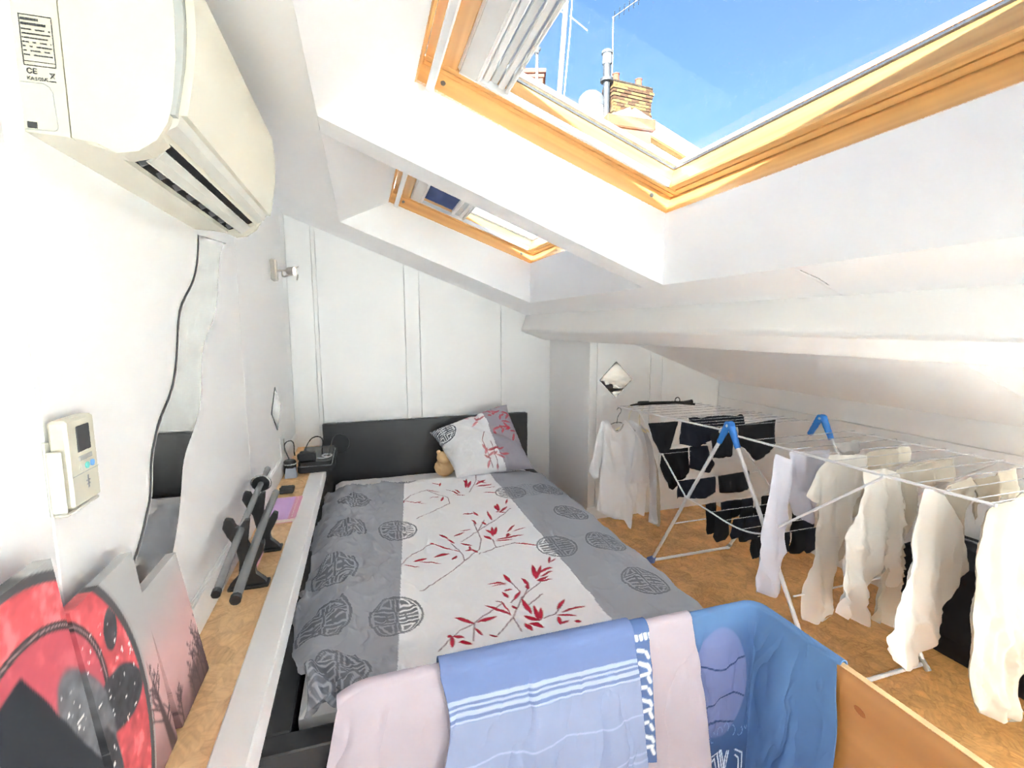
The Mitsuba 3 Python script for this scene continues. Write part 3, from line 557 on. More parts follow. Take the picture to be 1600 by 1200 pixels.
for i, (lab, P, m) in enumerate((('thin black cable looping up above the round gadget', [(-.435, 3.0, .585), (-.455, 3.01, .64), (-.45, 3.02, .69), (-.425, 3.03, .695), (-.412, 3.04, .64), (-.41, 3.05, .60)], 'm_black'),
        ('black cable arching from the charger to the black box', [(-.36, 3.03, .615), (-.34, 3.05, .66), (-.30, 3.07, .70), (-.265, 3.09, .69), (-.26, 3.10, .62), (-.262, 3.11, .578)], 'm_black'),
        ('large round loop of black cable at the edge of the headboard', [(-.225, 3.10, .578), (-.21, 3.12, .64), (-.18, 3.14, .69), (-.135, 3.16, .68), (-.105, 3.17, .63), (-.12, 3.16, .585), (-.17, 3.14, .578)], 'm_black'),
        ('white cable coiled on top of the flat black box', [(-.285, 3.04, .576), (-.25, 3.02, .578), (-.215, 3.05, .578), (-.215, 3.10, .578), (-.25, 3.11, .578), (-.262, 3.08, .578), (-.23, 3.05, .582)], 'm_whiteplast'),
        ('thin tan cord curled on the ledge in front of the black box', [(-.37, 2.90, .508), (-.34, 2.80, .508), (-.335, 2.74, .508), (-.35, 2.70, .508), (-.375, 2.75, .508), (-.365, 2.85, .508), (-.345, 2.92, .508)], 'm_tan'))):
    solo('cable', tube(spline(P, 36), .0035 if i != 4 else .002, 6), m, lab, 'cable', smooth=True)

# ---------------------------------------------------------------- bed
t = thing('bed_frame', 'black wooden bed frame with a flat headboard against the back wall', 'bed')
obj('headboard', bx(-.295, 1.252, 3.60, 3.648, 0, .67, .004), 'm_blackwood', t)
obj('side_rail', bx(-.312, -.232, 1.335, 3.60, .02, .25, .004), 'm_blackwood', t); obj('side_rail', bx(1.175, 1.252, 1.335, 3.60, .02, .25, .004), 'm_blackwood', t)
obj('footboard', bx(-.312, 1.252, 1.262, 1.333, .0, .25, .004), 'm_blackwood', t)
obj('slat_base', bx(-.23, 1.173, 1.36, 3.58, .06, .08), 'm_dark', t)
def mattress_mesh():
    h = hull([(sx*(.70-a), sy*(1.075-b), z) for sx in (-1, 1) for sy in (-1, 1) for a, b, z in ((.02, .02, .08), (0, 0, .11), (0, 0, .24), (.03, .03, .268))])
    return xf(h, frame((.482, 2.455, 0), (1, 0, 0), (0, 1, 0), (0, 0, 1)))
t = thing('mattress', 'mattress in a white fitted sheet resting in the black bed frame', 'mattress')
obj('core', mattress_mesh(), 'm_sheetwhite', t)
n, m = 140, 180
X, Y = np.meshgrid(np.linspace(-.221, 1.185, n), np.linspace(1.372, 3.55, m), indexing='ij')
d_ = np.minimum(np.minimum(X+.221, 1.185-X), np.minimum(Y-1.372, 3.55-Y))
Z = .272-.09*np.clip(1-d_/.05, 0, 1)**2.2+.010*fbm2(X*6, Y*6, 1)+.004*fbm2(X*25, Y*25, 2)
obj('fitted_sheet', sheet(np.stack([X, Y, Z], -1)[:, ::-1], .003), 'm_sheetwhite', t, smooth=50)
# duvet with printed medallions and bamboo
K = 1.0837
LEAF = [314,1439,260,1487,3,328,1438,398,1455,3,235,1395,226,1337,3,235,1399,221,1405,3,238,1398,269,1367,2,314,1413,328,1368,2,286,1338,249,1358,3,371,1346,348,1363,2,442,1446,376,1529,3,444,1445,436,1528,1,514,1433,510,1521,4,524,1387,536,1471,3,531,1385,556,1454,3,526,1384,487,1432,3,526,1350,490,1389,4,485,1344,477,1393,4,607,1428,654,1473,3,616,1406,708,1416,2,594,1398,654,1374,2,584,1345,593,1386,3,586,1349,619,1357,2,635,1347,657,1343,3,483,1529,520,1571,3,466,1545,455,1582,3,464,1591,498,1597,2,505,1642,492,1697,3,486,1642,419,1661,2,484,1637,429,1636,1,564,1600,554,1658,3,552,1574,557,1608,3,604,1636,631,1747,4,607,1635,661,1730,3,636,1677,700,1704,3,629,1647,689,1674,2,606,1623,656,1638,3,611,1618,663,1611,2,475,1475,465,1493,3,462,1484,473,1496,2,118,1905,98,1894,3,128,1906,188,1869,1,170,1925,224,1933,4,193,1914,276,1873,1,257,1930,324,1947,3,324,1887,350,1913,3,271,2053,257,2068,3,272,2058,366,1942,2,343,2100,310,2143,3,341,2091,363,2041,2,371,2109,429,2142,2,432,1994,388,2033,3,424,1939,393,1949,2,414,1943,420,1989,2,441,1918,423,1952,3,413,2161,464,2154,1,531,2298,525,2368,3,524,2345,464,2353,2,499,2199,493,2267,2,586,2227,594,2346,3,649,2336,651,2412,4,655,2334,669,2431,3,660,2325,712,2375,3,636,2328,681,2314,2,545,2184,532,2213,3,527,2015,507,2069,4,557,2065,531,2129,3,559,2064,585,2139,3,543,2045,566,2151,3,551,2007,687,2031,3,543,1992,622,1994,2,607,2034,627,2069,3,600,2027,631,2048,2,625,1953,709,1911,2,626,2084,680,2145,2,649,2080,724,2107,1,189,2635,168,2608,3,189,2642,303,2565,1,244,2599,281,2605,2,337,2792,399,2725,1,380,2884,428,2846,2,417,2828,432,2887,2,332,2642,388,2652,2,388,2579,406,2624,3,499,2659,478,2723,2,514,2683,495,2742,2,533,2634,469,2654,2,566,2762,600,2913,4,576,2752,619,2867,4,589,2837,582,2905,3,634,2790,710,2854,4,634,2759,732,2772,4,658,2838,704,2807,3,672,2722,735,2708,2,643,2627,717,2604,2,716,2416,745,2484,2,698,1735,724,1790,2,709,1744,742,1770,1]
STEM = [[(184,1339),(231,1392),(317,1439),(400,1493),(438,1522)],[(317,1439),(294,1351)],[(373,1355),(450,1434),(512,1531),(596,1596),(647,1641)],[(450,1434),(452,1352)],[(466,1514),(519,1573),(507,1648)],[(543,1390),(592,1408),(631,1441)],[(524,1485),(590,1528)],[(418,1539),(438,1522),(443,1450)],[(511,1520),(549,1575)],[(169,1678),(211,1717),(311,1800),(372,1865),(455,1946),(484,2029),(490,2127),(493,2246)],[(372,1865),(375,1916),(349,2046)],[(108,1905),(167,1989),(261,2056)],[(490,2127),(609,2230),(725,2352)],[(533,2013),(528,1939)],[(444,1902),(519,1933),(626,1958)],[(395,2048),(490,2127),(548,2228)],[(228,2362),(321,2433),(425,2521),(431,2611),(332,2785)],[(184,2636),(248,2724),(332,2785)],[(570,2679),(652,2856),(709,3129)],[(509,2670),(447,2763)]]
MED = [(-.10, 1.30), (-.072, 2.66), (-.105, 2.279), (.128, 2.242), (-.138, 1.916), (-.157, 1.585), (.075, 1.555), (.224, 3.043), (.795, 2.582), (.791, 1.874), (1.035, 2.597), (1.016, 2.221), (1.025, 1.859), (1.008, 1.51), (.91, 2.60)]
def medallion(u, v):
    """round lattice sign: 1 where it is printed"""
    r = np.hypot(u, v); ax, ay = np.abs(u), np.abs(v); p = .205
    mid = (np.mod(ay/p+.25, 1) < .6)*(ax > .09)*(ax < .80)+(ax < .045)+((ax > .30)*(ax < .39)*(ay > .08)*(ay < .30))
    w = np.minimum(np.minimum(ax-.04, ay-.36), (1.25-ax-ay)*.75); up = np.mod(w/p*1.15+.1, 1) < .6
    ins = np.where(ay < .36, mid > 0, up); ins = ins & (r < .88)
    return (((r > .91) & (r < 1.0)) | ins).astype(float)
def bed_print(x, y):
    q = np.clip((y-1.448)/1.81, -.2, 1.1); xl, xr = .070+.169*q, .822+.016*q
    g = lin(150, 152, 160); C = np.ones(x.shape+(3,))*g; w = (x > xl) & (x < xr)
    C[w] = lin(250, 250, 252)
    for i, (cx, cy) in enumerate(MED):
        u, v = (x-cx*K)/.098, (y-cy*K)/.108; s = (np.abs(u) < 1.02) & (np.abs(v) < 1.02)
        if not s.any(): continue
        a = np.zeros(x.shape); a[s] = medallion(u[s], v[s]); a[s] *= .85+.3*(fbm2(u[s]*4, v[s]*4, i))
        C = over(C, lin(78, 82, 92), np.clip(a*(1.0 if i not in (14,) else .45)*np.where(w, 1, .85), 0, 1))
    red, stem = lin(158, 22, 48), lin(120, 84, 92)
    for st_ in STEM:
        for a, b in zip(st_, st_[1:]):
            d, q = seg_d(x, y, np.array(a)*K/1000, np.array(b)*K/1000); C = over(C, stem, w*sst(.0036, .0012, d))
    for i in range(0, len(LEAF), 5):
        x0, y0, x1, y1, wd = LEAF[i:i+5]; a, b = np.array([x0, y0])*K/1000, np.array([x1, y1])*K/1000
        s = (x > min(a[0], b[0])-.02) & (x < max(a[0], b[0])+.02) & (y > min(a[1], b[1])-.02) & (y < max(a[1], b[1])+.02)
        if not s.any(): continue
        d, q = seg_d(x[s], y[s], a, b); hw = (.0016+.0024*wd)*np.sin(np.pi*np.clip(q*.93+.05, 0, 1))**.7
        aa = np.zeros(x.shape); aa[s] = sst(hw+.0015, hw-.0015, d); C = over(C, red, aa*w)
    return C
n, m = 420, 560
U, V = np.meshgrid(np.linspace(0, 1, n), np.linspace(0, 1, m), indexing='ij')
Y = 1.325+V*2.035
xl = -.272+.012*np.sin(V*17)+.02*fbm2(V*6, V*0, 3)+.085*sst(.16, .0, V)
xr = 1.30+.006*np.sin(V*9)
X = xl+(xr-xl)*U
wr = fbm2(X*7, Y*5, 4, 4); wr2 = 1-2*np.abs(meshkit.fbm(np.stack([X*5+wr, Y*4+wr, X*0+2.2], -1), 3, 8)-.5)
lft = sst(.25, -.1, X)
Z = .312+(.036*wr+.040*(wr2**4-.3))*(.22+lft)+.020*fbm2(X*17, Y*12, 6)*(.4+lft)+.012*(1-2*np.abs(meshkit.fbm(np.stack([X*13+wr*2, Y*9, X*0+5], -1), 3, 12)-.5))**5*(.3+lft)
Z += .018*np.exp(-((X+.12)/.05)**2)*sst(.0, .1, V)
el = np.clip((-.155-X)/.115, 0, 1); Z -= .055*el**1.7+.012*el*np.sin(Y*38+4*wr)
er = np.clip((X-1.06)/.17, 0, 1); Z -= .040*er**1.6; eo = np.clip((X-1.235)/.065, 0, 1); Z -= (.145+.02*np.sin(Y*14))*eo**1.2; X = np.where(X > 1.235, 1.235+.040*np.sin(eo*1.5), X)+.006*np.sin(Y*30+wr*6)*er
Z -= .10*sst(.055, .0, V)*sst(.22, .42, U); Z += (.014+.016*np.sin(X*75+Y*42+3*wr))*sst(.13, .02, V)*sst(.06, -.12, X)
Z -= .050*sst(.93, 1.0, V)
# the white band flattens out and the printed cloth is pulled a little towards the foot
P = np.stack([X, Y, Z], -1)[:, ::-1]
mesh = sheet(P, .022)
vv = mesh.vertices; col = bed_print(vv[:, 0], vv[:, 1])
solo('duvet', mesh, 'm_print', 'grey and white duvet printed with round medallions and red bamboo on the bed', 'duvet', smooth=True, color=col)
# pillow
def pillow(label):
    n = 110; u, v = np.meshgrid(np.linspace(-1, 1, n), np.linspace(-1, 1, n), indexing='ij')
    TL, TR, BR, BL = map(np.array, ((.455, 3.53, .575), (1.065, 3.565, .752), (1.155, 3.17, .335), (.590, 3.19, .315)))
    s, q = (u+1)/2, (v+1)/2
    pin = 1-.09*(1-np.abs(u)**2)*0
    B = (BL[None, None]*(1-s)[..., None]+BR*s[..., None])*(1-q)[..., None]+(TL*(1-s)[..., None]+TR*s[..., None])*q[..., None]
    c_ = (TL+TR+BR+BL)/4; edge = .93+.07*np.maximum(np.abs(u), np.abs(v))**0*(np.abs(u*v))
    B = c_+(B-c_)*(1-.07*(1-np.abs(u)**4)*np.abs(v)**6-.07*(1-np.abs(v)**4)*np.abs(u)**6)[..., None]
    N = np.cross(TR-TL, BL-TL); N /= np.linalg.norm(N)
    if N[1] > 0: N = -N
    th = .105*((1-u**4)*(1-v**4))**.5
    wr = fbm2(u*2.6, v*2.6, 9, 4); fold = .028*np.exp(-((u*.7+v*.9-.35)/.10)**2)*sst(-.8, .2, u)+.02*np.exp(-((u-.25+.15*v)/.08)**2)
    f = (th+(.035*wr-fold)*sst(0, .05, th))
    F = B+N*f[..., None]; G = B-N*(th*.55)[..., None]
    r, w_ = grid_faces(n, n), n*n
    side = []
    V_ = np.vstack([F.reshape(-1, 3), G.reshape(-1, 3)])
    m1 = trimesh.Trimesh(V_, np.vstack([r, r[:, ::-1]+w_]), process=False)
    C = np.ones((n, n, 3))*lin(250, 250, 252); bd = .28+.10*np.sin(v*2)-.12*v
    C[u > bd] = lin(150, 146, 156)
    rg = np.random.default_rng(4)
    for cx, cy, k in ((-.80, .62, 1.0), (-.44, .72, .0)):
        a, b = (u-cx)/.34, (v-cy)/.42; s_ = np.hypot(a, b) < 1; z = np.zeros((n, n)); z[s_] = medallion(a[s_], b[s_]); C = over(C, lin(78, 82, 92), z*k)
    for i in range(46):
        g = i % 3; cx, cy = ((.55, .62), (.62, .05), (.15, .72))[g] if i < 33 else (.05+.1*rg.normal(), -.6)
        a = np.array([cx+rg.normal()*.14, cy+rg.normal()*.13]); an = rg.uniform(-.6, 2.4); b = a+np.array([math.cos(an), math.sin(an)])*rg.uniform(.10, .26)
        d, q = seg_d(u, v, a, b); hw = .028*np.sin(np.pi*q)**.7; C = over(C, lin(176, 40, 62), .8*sst(hw+.012, hw-.006, d))
    for a, b in (((-.05, -.95), (-.02, -.1)), ((.10, -.95), (.16, -.2)), ((-.02, -.1), (.14, .2))):
        d, q = seg_d(u, v, a, b); C = over(C, lin(150, 110, 116), sst(.012, .006, d))
    return solo('pillow', m1, 'm_print', label, 'pillow', smooth=True, color=np.vstack([C.reshape(-1, 3)]*2))
pillow('white and grey pillow with red leaves leaning on the black headboard')
# small tan soft toy half hidden by the pillow
t = thing('soft_toy', 'small tan plush toy tucked between the pillow and the headboard', 'toy')
def blob(c, r, s=0, amp=.12):
    m = trimesh.creation.icosphere(3, 1.0); v = m.vertices; v = v*(1+amp*fbm2(v[:, 0]*2+v[:, 2], v[:, 1]*2, s))[:, None]; return trimesh.Trimesh(v*np.array(r)+np.array(c), m.faces, process=False)
obj('body', blob((.545, 3.42, .335), (.075, .06, .068), 1), 'm_tan', t, smooth=True); obj('head', blob((.535, 3.40, .415), (.052, .045, .045), 2), 'm_tan', t, smooth=True)
for dx in (-.035, .03): obj('ear', blob((.535+dx, 3.40, .455), (.017, .012, .017), 3), 'm_tan', t, smooth=True)
obj('arm', blob((.485, 3.38, .35), (.022, .03, .03), 4), 'm_tan', t, smooth=True)

# ---------------------------------------------------------------- guard boards round the stairwell
struct('stair_guard')
obj('board', bx(-.060, 1.2475, 1.217, 1.234, -1.2, .42, .0015), 'm_plywood', 'stair_guard'); obj('board', bx(1.248, 1.266, -1.2, 1.2345, -1.2, .4185, .0015), 'm_plywood', 'stair_guard')
obj('edge_strip', bx(1.2478, 1.2662, -1.2, 1.216, .4187, .4215, .0008), 'm_plyedge', 'stair_guard', label='pale bare plywood edge')
obj('knot', xf(trimesh.creation.icosphere(2, 1.0), frame((1.2478, .845, .33), (.0012, 0, 0), (0, .016, .006), (0, -.004, .009))), 'm_darkwood', 'stair_guard') if mat('darkwood', L3(140, 72, 26), .5) else None

# ---------------------------------------------------------------- textiles drying over the guard
def drape_t(s_pts, nrm, ztop, off, front, back, amp, freq, seed, col=None, m='m_mauve', th=.003, nt=200, flare=None, rim=.010, bulge=0.0, droop=None):
    """cloth over a thin board: s_pts (n,2) run along the board's top, nrm (n,2) point to the front; front(s), back(s): drops in metres"""
    n = len(s_pts); s = np.r_[0, np.cumsum(np.hypot(*np.diff(s_pts, axis=0).T))]; r = rim+off
    F = np.array([front(q) for q in s]); Bk = np.array([back(q) for q in s]); q = np.linspace(0, 1, nt)
    arc = math.pi*r
    A = q[None, :]*(F+arc+Bk)[:, None]
    dep = F[:, None]-A; fr = dep > 0; bk = A > (F+arc)[:, None]
    ang = np.clip((A-F[:, None])/r, 0, math.pi)
    out = np.where(fr, r, np.where(bk, -r, r*np.cos(ang))); z = np.where(fr, ztop-dep, np.where(bk, ztop-(A-(F+arc)[:, None]), ztop+r*np.sin(ang)))
    dd = np.where(fr, dep, np.where(bk, A-(F+arc)[:, None], 0)); S = s[:, None]*np.ones(nt)
    g = np.clip(dd/.10, 0, 1)
    rd = 1-2*np.abs(meshkit.fbm(np.stack([S*9+dd*2, dd*3.2-S*2, S*0+seed], -1), 3, seed+11)-.5)
    w = amp*1.6*(.6-1.7*rd**4)*np.clip(dd/.05, 0, 1)+amp*(.2+dd*2.2)*np.sin(freq*S+2.5*fbm2(S*3, dd*1.2, seed)*2+seed)+amp*1.2*fbm2(S*9, dd*3, seed+2)+amp*.5*fbm2(S*26, dd*13, seed+4)
    push = g*(np.abs(w)*.6+w*.4+amp*.8+bulge*np.clip(dd, 0, 1))
    out = out+np.where(fr, push, np.where(bk, -push, 0)); z = z+.004*fbm2(S*12, dd*0, seed+6)*(1-g)-(droop(S) if droop else 0)
    along = np.gradient(s_pts, axis=0); along /= np.linalg.norm(along, axis=1, keepdims=True)
    sh_ = (flare(S, dd)*fr if flare is not None else 0*S)
    P = np.stack([s_pts[:, 0][:, None]+nrm[:, 0][:, None]*out+along[:, 0][:, None]*sh_, s_pts[:, 1][:, None]+nrm[:, 1][:, None]*out+along[:, 1][:, None]*sh_, z], -1)
    M = sheet(P, th)
    if M.volume < 0: M.invert()
    return M, S, np.where(fr, dep, -dd)
def straight(x0, x1, n): return np.c_[np.linspace(x0, x1, n), np.full(n, 1.2255)], np.tile([0., -1.], (n, 1))
# blue printed sheet round the corner
rc = .045
a_ = np.linspace(math.pi/2, 0, 26)
L_ = np.vstack([np.c_[np.linspace(.86, 1.257-rc, 130), np.full(130, 1.2255)], np.c_[1.257-rc+rc*np.cos(a_), 1.2255-rc+rc*np.sin(a_)][1:], np.c_[np.full(120, 1.257), np.linspace(1.2255-rc, .905, 121)[1:]]])
L_[:, 1] = np.where((L_[:, 0] > 1.2) & (L_[:, 1] > 1.15), L_[:, 1], L_[:, 1])
tn = np.gradient(L_, axis=0); tn /= np.linalg.norm(tn, axis=1, keepdims=True); nr_ = np.c_[tn[:, 1], -tn[:, 0]]
sc_ = .397-rc          # where the corner starts
M, S, Dp = drape_t(L_, nr_, .42, .0, lambda s: .86+.05*math.sin(s*5), lambda s: .10+.02*math.sin(s*11), .010, 21, 3, nt=300, rim=.0115, flare=lambda S, d: np.where(S > .6, .02*np.sin(d*9-.6), 0), bulge=.03)
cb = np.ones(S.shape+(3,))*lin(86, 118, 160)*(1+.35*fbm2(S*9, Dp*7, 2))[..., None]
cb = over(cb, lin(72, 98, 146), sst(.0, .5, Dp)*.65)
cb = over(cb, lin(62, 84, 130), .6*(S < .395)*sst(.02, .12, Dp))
lil = (S < .352)*(S > 0)*sst(1.0, .94, np.hypot((S-.235)/.115, (Dp-.24)/.20)); cb = over(cb, lin(112, 120, 162), lil*.9)
for k_, (d0, a0) in enumerate(((.175, .010), (.300, .016), (.385, .010))):
    cb = over(cb, lin(40, 58, 104), lil*sst(.0045, .002, np.abs(Dp-d0-a0*np.sin((S-.2)*34+k_*2))))
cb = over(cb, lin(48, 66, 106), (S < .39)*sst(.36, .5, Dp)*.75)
def strokes(cb, segs, w, colr, op=1.0):
    for (x0, z0, x1, z1) in segs:
        d, _ = seg_d(S, Dp, (x0, z0), (x1, z1)); cb = over(cb, colr, op*sst(w, w*.45, d)*(Dp > 0))
    return cb
y0 = .500; lw = lin(216, 226, 240)
segs = []
for x in (.195, .228): segs += [(x-.018, y0+.004, x+.010, y0-.008), (x+.010, y0-.008, x+.012, y0+.095), (x-.018, y0+.004, x-.014, y0+.018), (x-.014, y0+.018, x-.002, y0+.012), (x-.002, y0+.012, x, y0+.095)]
segs += [(.246, y0-.014, .262, y0+.085), (.252, y0-.014, .268, y0+.060), (.284, y0-.004, .268, y0+.085), (.276, y0-.004, .262, y0+.060)]
segs += [(.308, y0-.004, .336, y0+.014), (.336, y0+.014, .338, y0+.09), (.308, y0+.016, .322, y0+.03), (.322, y0+.03, .324, y0+.09)]
cb = strokes(cb, segs, .0030, lw)
for i_ in range(7):
    x = .19+i_*.027; th_ = np.linspace(.5+i_, 5+i_*.7, 9); pts = [(x+.010*math.cos(q), .42+.012*math.sin(i_*1.7)+.018*math.sin(q)) for q in th_]
    cb = strokes(cb, [(*a, *b) for a, b in zip(pts, pts[1:])], .0016, lin(130, 160, 200), .55)
cb = np.clip(cb, .004, 1)
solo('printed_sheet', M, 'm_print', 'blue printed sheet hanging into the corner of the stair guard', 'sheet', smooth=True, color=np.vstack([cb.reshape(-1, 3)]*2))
# mauve sheet
P_, N_ = straight(-.098, .985, 360)
M, S, Dp = drape_t(P_, N_, .42, .006, lambda s: .95, lambda s: .13+.02*math.sin(s*9), .016, 24, 7, m='m_mauve', nt=240, rim=.0115, bulge=.05, flare=lambda S, d: -.10*d*np.clip(1-S/.25, 0, 1)*2.2+.10*d*np.clip((S-.8)/.28, 0, 1), droop=lambda S: .030*np.clip(1-S/.09, 0, 1)**2)
solo('mauve_sheet', M, 'm_mauve', 'pale mauve sheet hung over the stair guard at the foot of the bed', 'sheet', smooth=True)
# dark blue cloth with white marks, then the blue towel over it
P_, N_ = straight(.30, .820, 150)
M, S, Dp = drape_t(P_, N_, .42, .0135, lambda s: .375+.02*math.sin(s*14), lambda s: .06, .006, 25, 5, nt=160, rim=.0115, bulge=.15)
cn = np.ones(S.shape+(3,))*lin(80, 104, 150)
sg = []
for k_ in range(5): sg += [(.452+.016*k_, -.015, .460+.016*k_, .018)]
for k_ in range(9): sg += [(.478, .05+.036*k_, .478+.030*(1 if k_ % 3 else .6), .055+.036*k_+.010*math.sin(k_*2)), (.505, .06+.036*k_, .512, .075+.036*k_)]
cn = np.where(True, strokes(cn, sg, .0075, lin(236, 240, 246)), cn)
solo('patterned_cloth', M, 'm_print', 'dark blue cloth with white marks peeping out beside the blue towel', 'cloth', smooth=True, color=np.vstack([cn.reshape(-1, 3)]*2))
P_, N_ = straight(.167, .762, 330)
M, S, Dp = drape_t(P_, N_, .42, .0215, lambda s: .455+.01*math.sin(s*9)-.06*max(0, s-.45), lambda s: .10, .011, 24, 9, nt=260, rim=.0115, bulge=.17, flare=lambda S, d: .018*np.sin(d*14)*np.clip(1-S/.12, 0, 1)+.045*d*np.clip((S-.5)/.1, 0, 1))
tw = np.ones(S.shape+(3,))*lin(140, 152, 184)*(1+.3*fbm2(S*6, Dp*6, 3))[..., None]
tw = over(tw, lin(104, 122, 166), sst(.125, .110, Dp+.0*S))
for d0, w0 in ((.068, .005), (.083, .0022), (.098, .0045), (.116, .0022)): tw = over(tw, lin(186, 198, 226), .8*sst(w0+.0015, w0-.0005, np.abs(Dp-d0)))
for d0 in (.23, .34, .36): tw = over(tw, lin(190, 202, 228), .35*sst(.004, .001, np.abs(Dp-d0-.006*np.sin(S*30))))
solo('blue_towel', M, 'm_print', 'light blue towel with pale stripes folded over the mauve sheet', 'towel', smooth=True, color=np.clip(np.vstack([tw.reshape(-1, 3)]*2), 0, 1))

# ---------------------------------------------------------------- drying rack
t = thing('drying_rack', 'white winged metal drying rack with blue joints standing on the wooden floor', 'drying rack')
RX0, RX1 = 1.558, 2.10
AP = (1.722, .930); FA, FB = 2.277, 1.190; J1, J2 = (1.987, .494), (1.485, .518); WF = (2.448, .866); WN = (1.042, .896)
def yz(x, p): return (x, p[0], p[1])
for x in (RX0, RX1):
    obj('leg', tube([(x, FA, .012), (x, AP[0]+.022, AP[1]-.037)], .0085, 10), 'm_rackwhite', t, smooth=40); obj('leg', tube([(x, FB, .012), (x, AP[0]-.022, AP[1]-.037)], .0085, 10), 'm_rackwhite', t, smooth=40)
    j = obj('apex_joint', cat(tube([(x, AP[0]+.058, AP[1]-.098), (x, AP[0]+.012, AP[1]-.012)], [.0125, .017], 10), tube([(x, AP[0]-.058, AP[1]-.098), (x, AP[0]-.012, AP[1]-.012)], [.0125, .017], 10), tube([(x-.014, AP[0], AP[1]-.008), (x+.014, AP[0], AP[1]-.008)], .020, 12)), 'm_rackblue', t, smooth=40, label='blue plastic apex joint')
    obj('rivet', tube([(x-.016, AP[0], AP[1]-.008), (x+.016, AP[0], AP[1]-.008)], .006, 10), 'm_rackwhite', j)
    r_ = .005 if x == RX0 else .0035
    obj('wing_rail', tube([(x, 1.775, .893), (x, 2.709, .849)], r_, 8), 'm_rackwhite', t); obj('wing_rail', tube([(x, 1.665, .885), (x, .767, .902)], r_, 8), 'm_rackwhite', t)
    obj('strut', tube([yz(x-.008, WF), yz(x-.008, J1)], .0045, 8), 'm_rackwhite', t); obj('strut', tube([yz(x-.008, WN), yz(x-.008, J2)], .0045, 8), 'm_rackwhite', t)
    obj('low_rail', tube(spline([yz(x-.006, J1), (x-.006, 1.90, .492), (x-.006, 1.829, .488), (x-.006, 1.65, .478), (x-.006, 1.56, .490), yz(x-.006, J2)], 24), .004, 8), 'm_rackwhite', t)
    for y in (FA, FB): obj('foot_cap', tube([(x, y+(.012 if y == FA else -.012), .002), (x, y-(.022 if y == FA else -.022), .042)], [.027, .012] if x == RX0 else [.012, .010], 10), 'm_footblue' if x == RX0 else 'm_greyplast', t, smooth=40, label='plastic foot')
    for p in (J1, J2): obj('clip', tube([(x-.014, p[0], p[1]), (x+.012, p[0], p[1])], .007, 8), 'm_rackwhite', t)
for y in (FA, FB):
    obj('foot_bar', tube([(RX0, y-.01*(1 if y == FA else -1), .018), (RX1, y-.01*(1 if y == FA else -1), .018)], .008, 10), 'm_rackwhite', t)
for yl, zl in ((2.092, .311), (1.337, .325)): obj('cross_bar', tube([(RX0, yl, zl-.0), (RX1, yl, zl)], .0035, 8), 'm_rackwhite', t)
far_y = [1.84, 1.91, 1.98, 2.06, 2.13, 2.18, 2.28, 2.37, 2.46, 2.55, 2.635, 2.70]; near_y = [.785, .82, .89, .965, 1.05, 1.14, 1.23, 1.32, 1.41, 1.50, 1.59]
def zwing(y): return .893+(1.775-y)*.0471 if y > 1.7 else .885+(1.665-y)*.0189
def wire(y, z, x0=RX0-.004, x1=2.145): return tube([(x0, y, z), (x1, y, z), (x1+.004, y, z-.006)], .0014, 5)
for y in far_y+near_y: obj('wire', wire(y, zwing(y)), 'm_wiregrey', t)
for y, z in ((2.06, .560), (2.24, .700), (2.20, .668)): obj('wire', wire(y, z, RX0-.008, RX1-.004), 'm_rackwhite', t)
for y in (1.90, 1.80, 1.70, 1.60, 1.52): obj('wire', wire(y, .489, RX0-.008, RX1-.004), 'm_rackwhite', t)

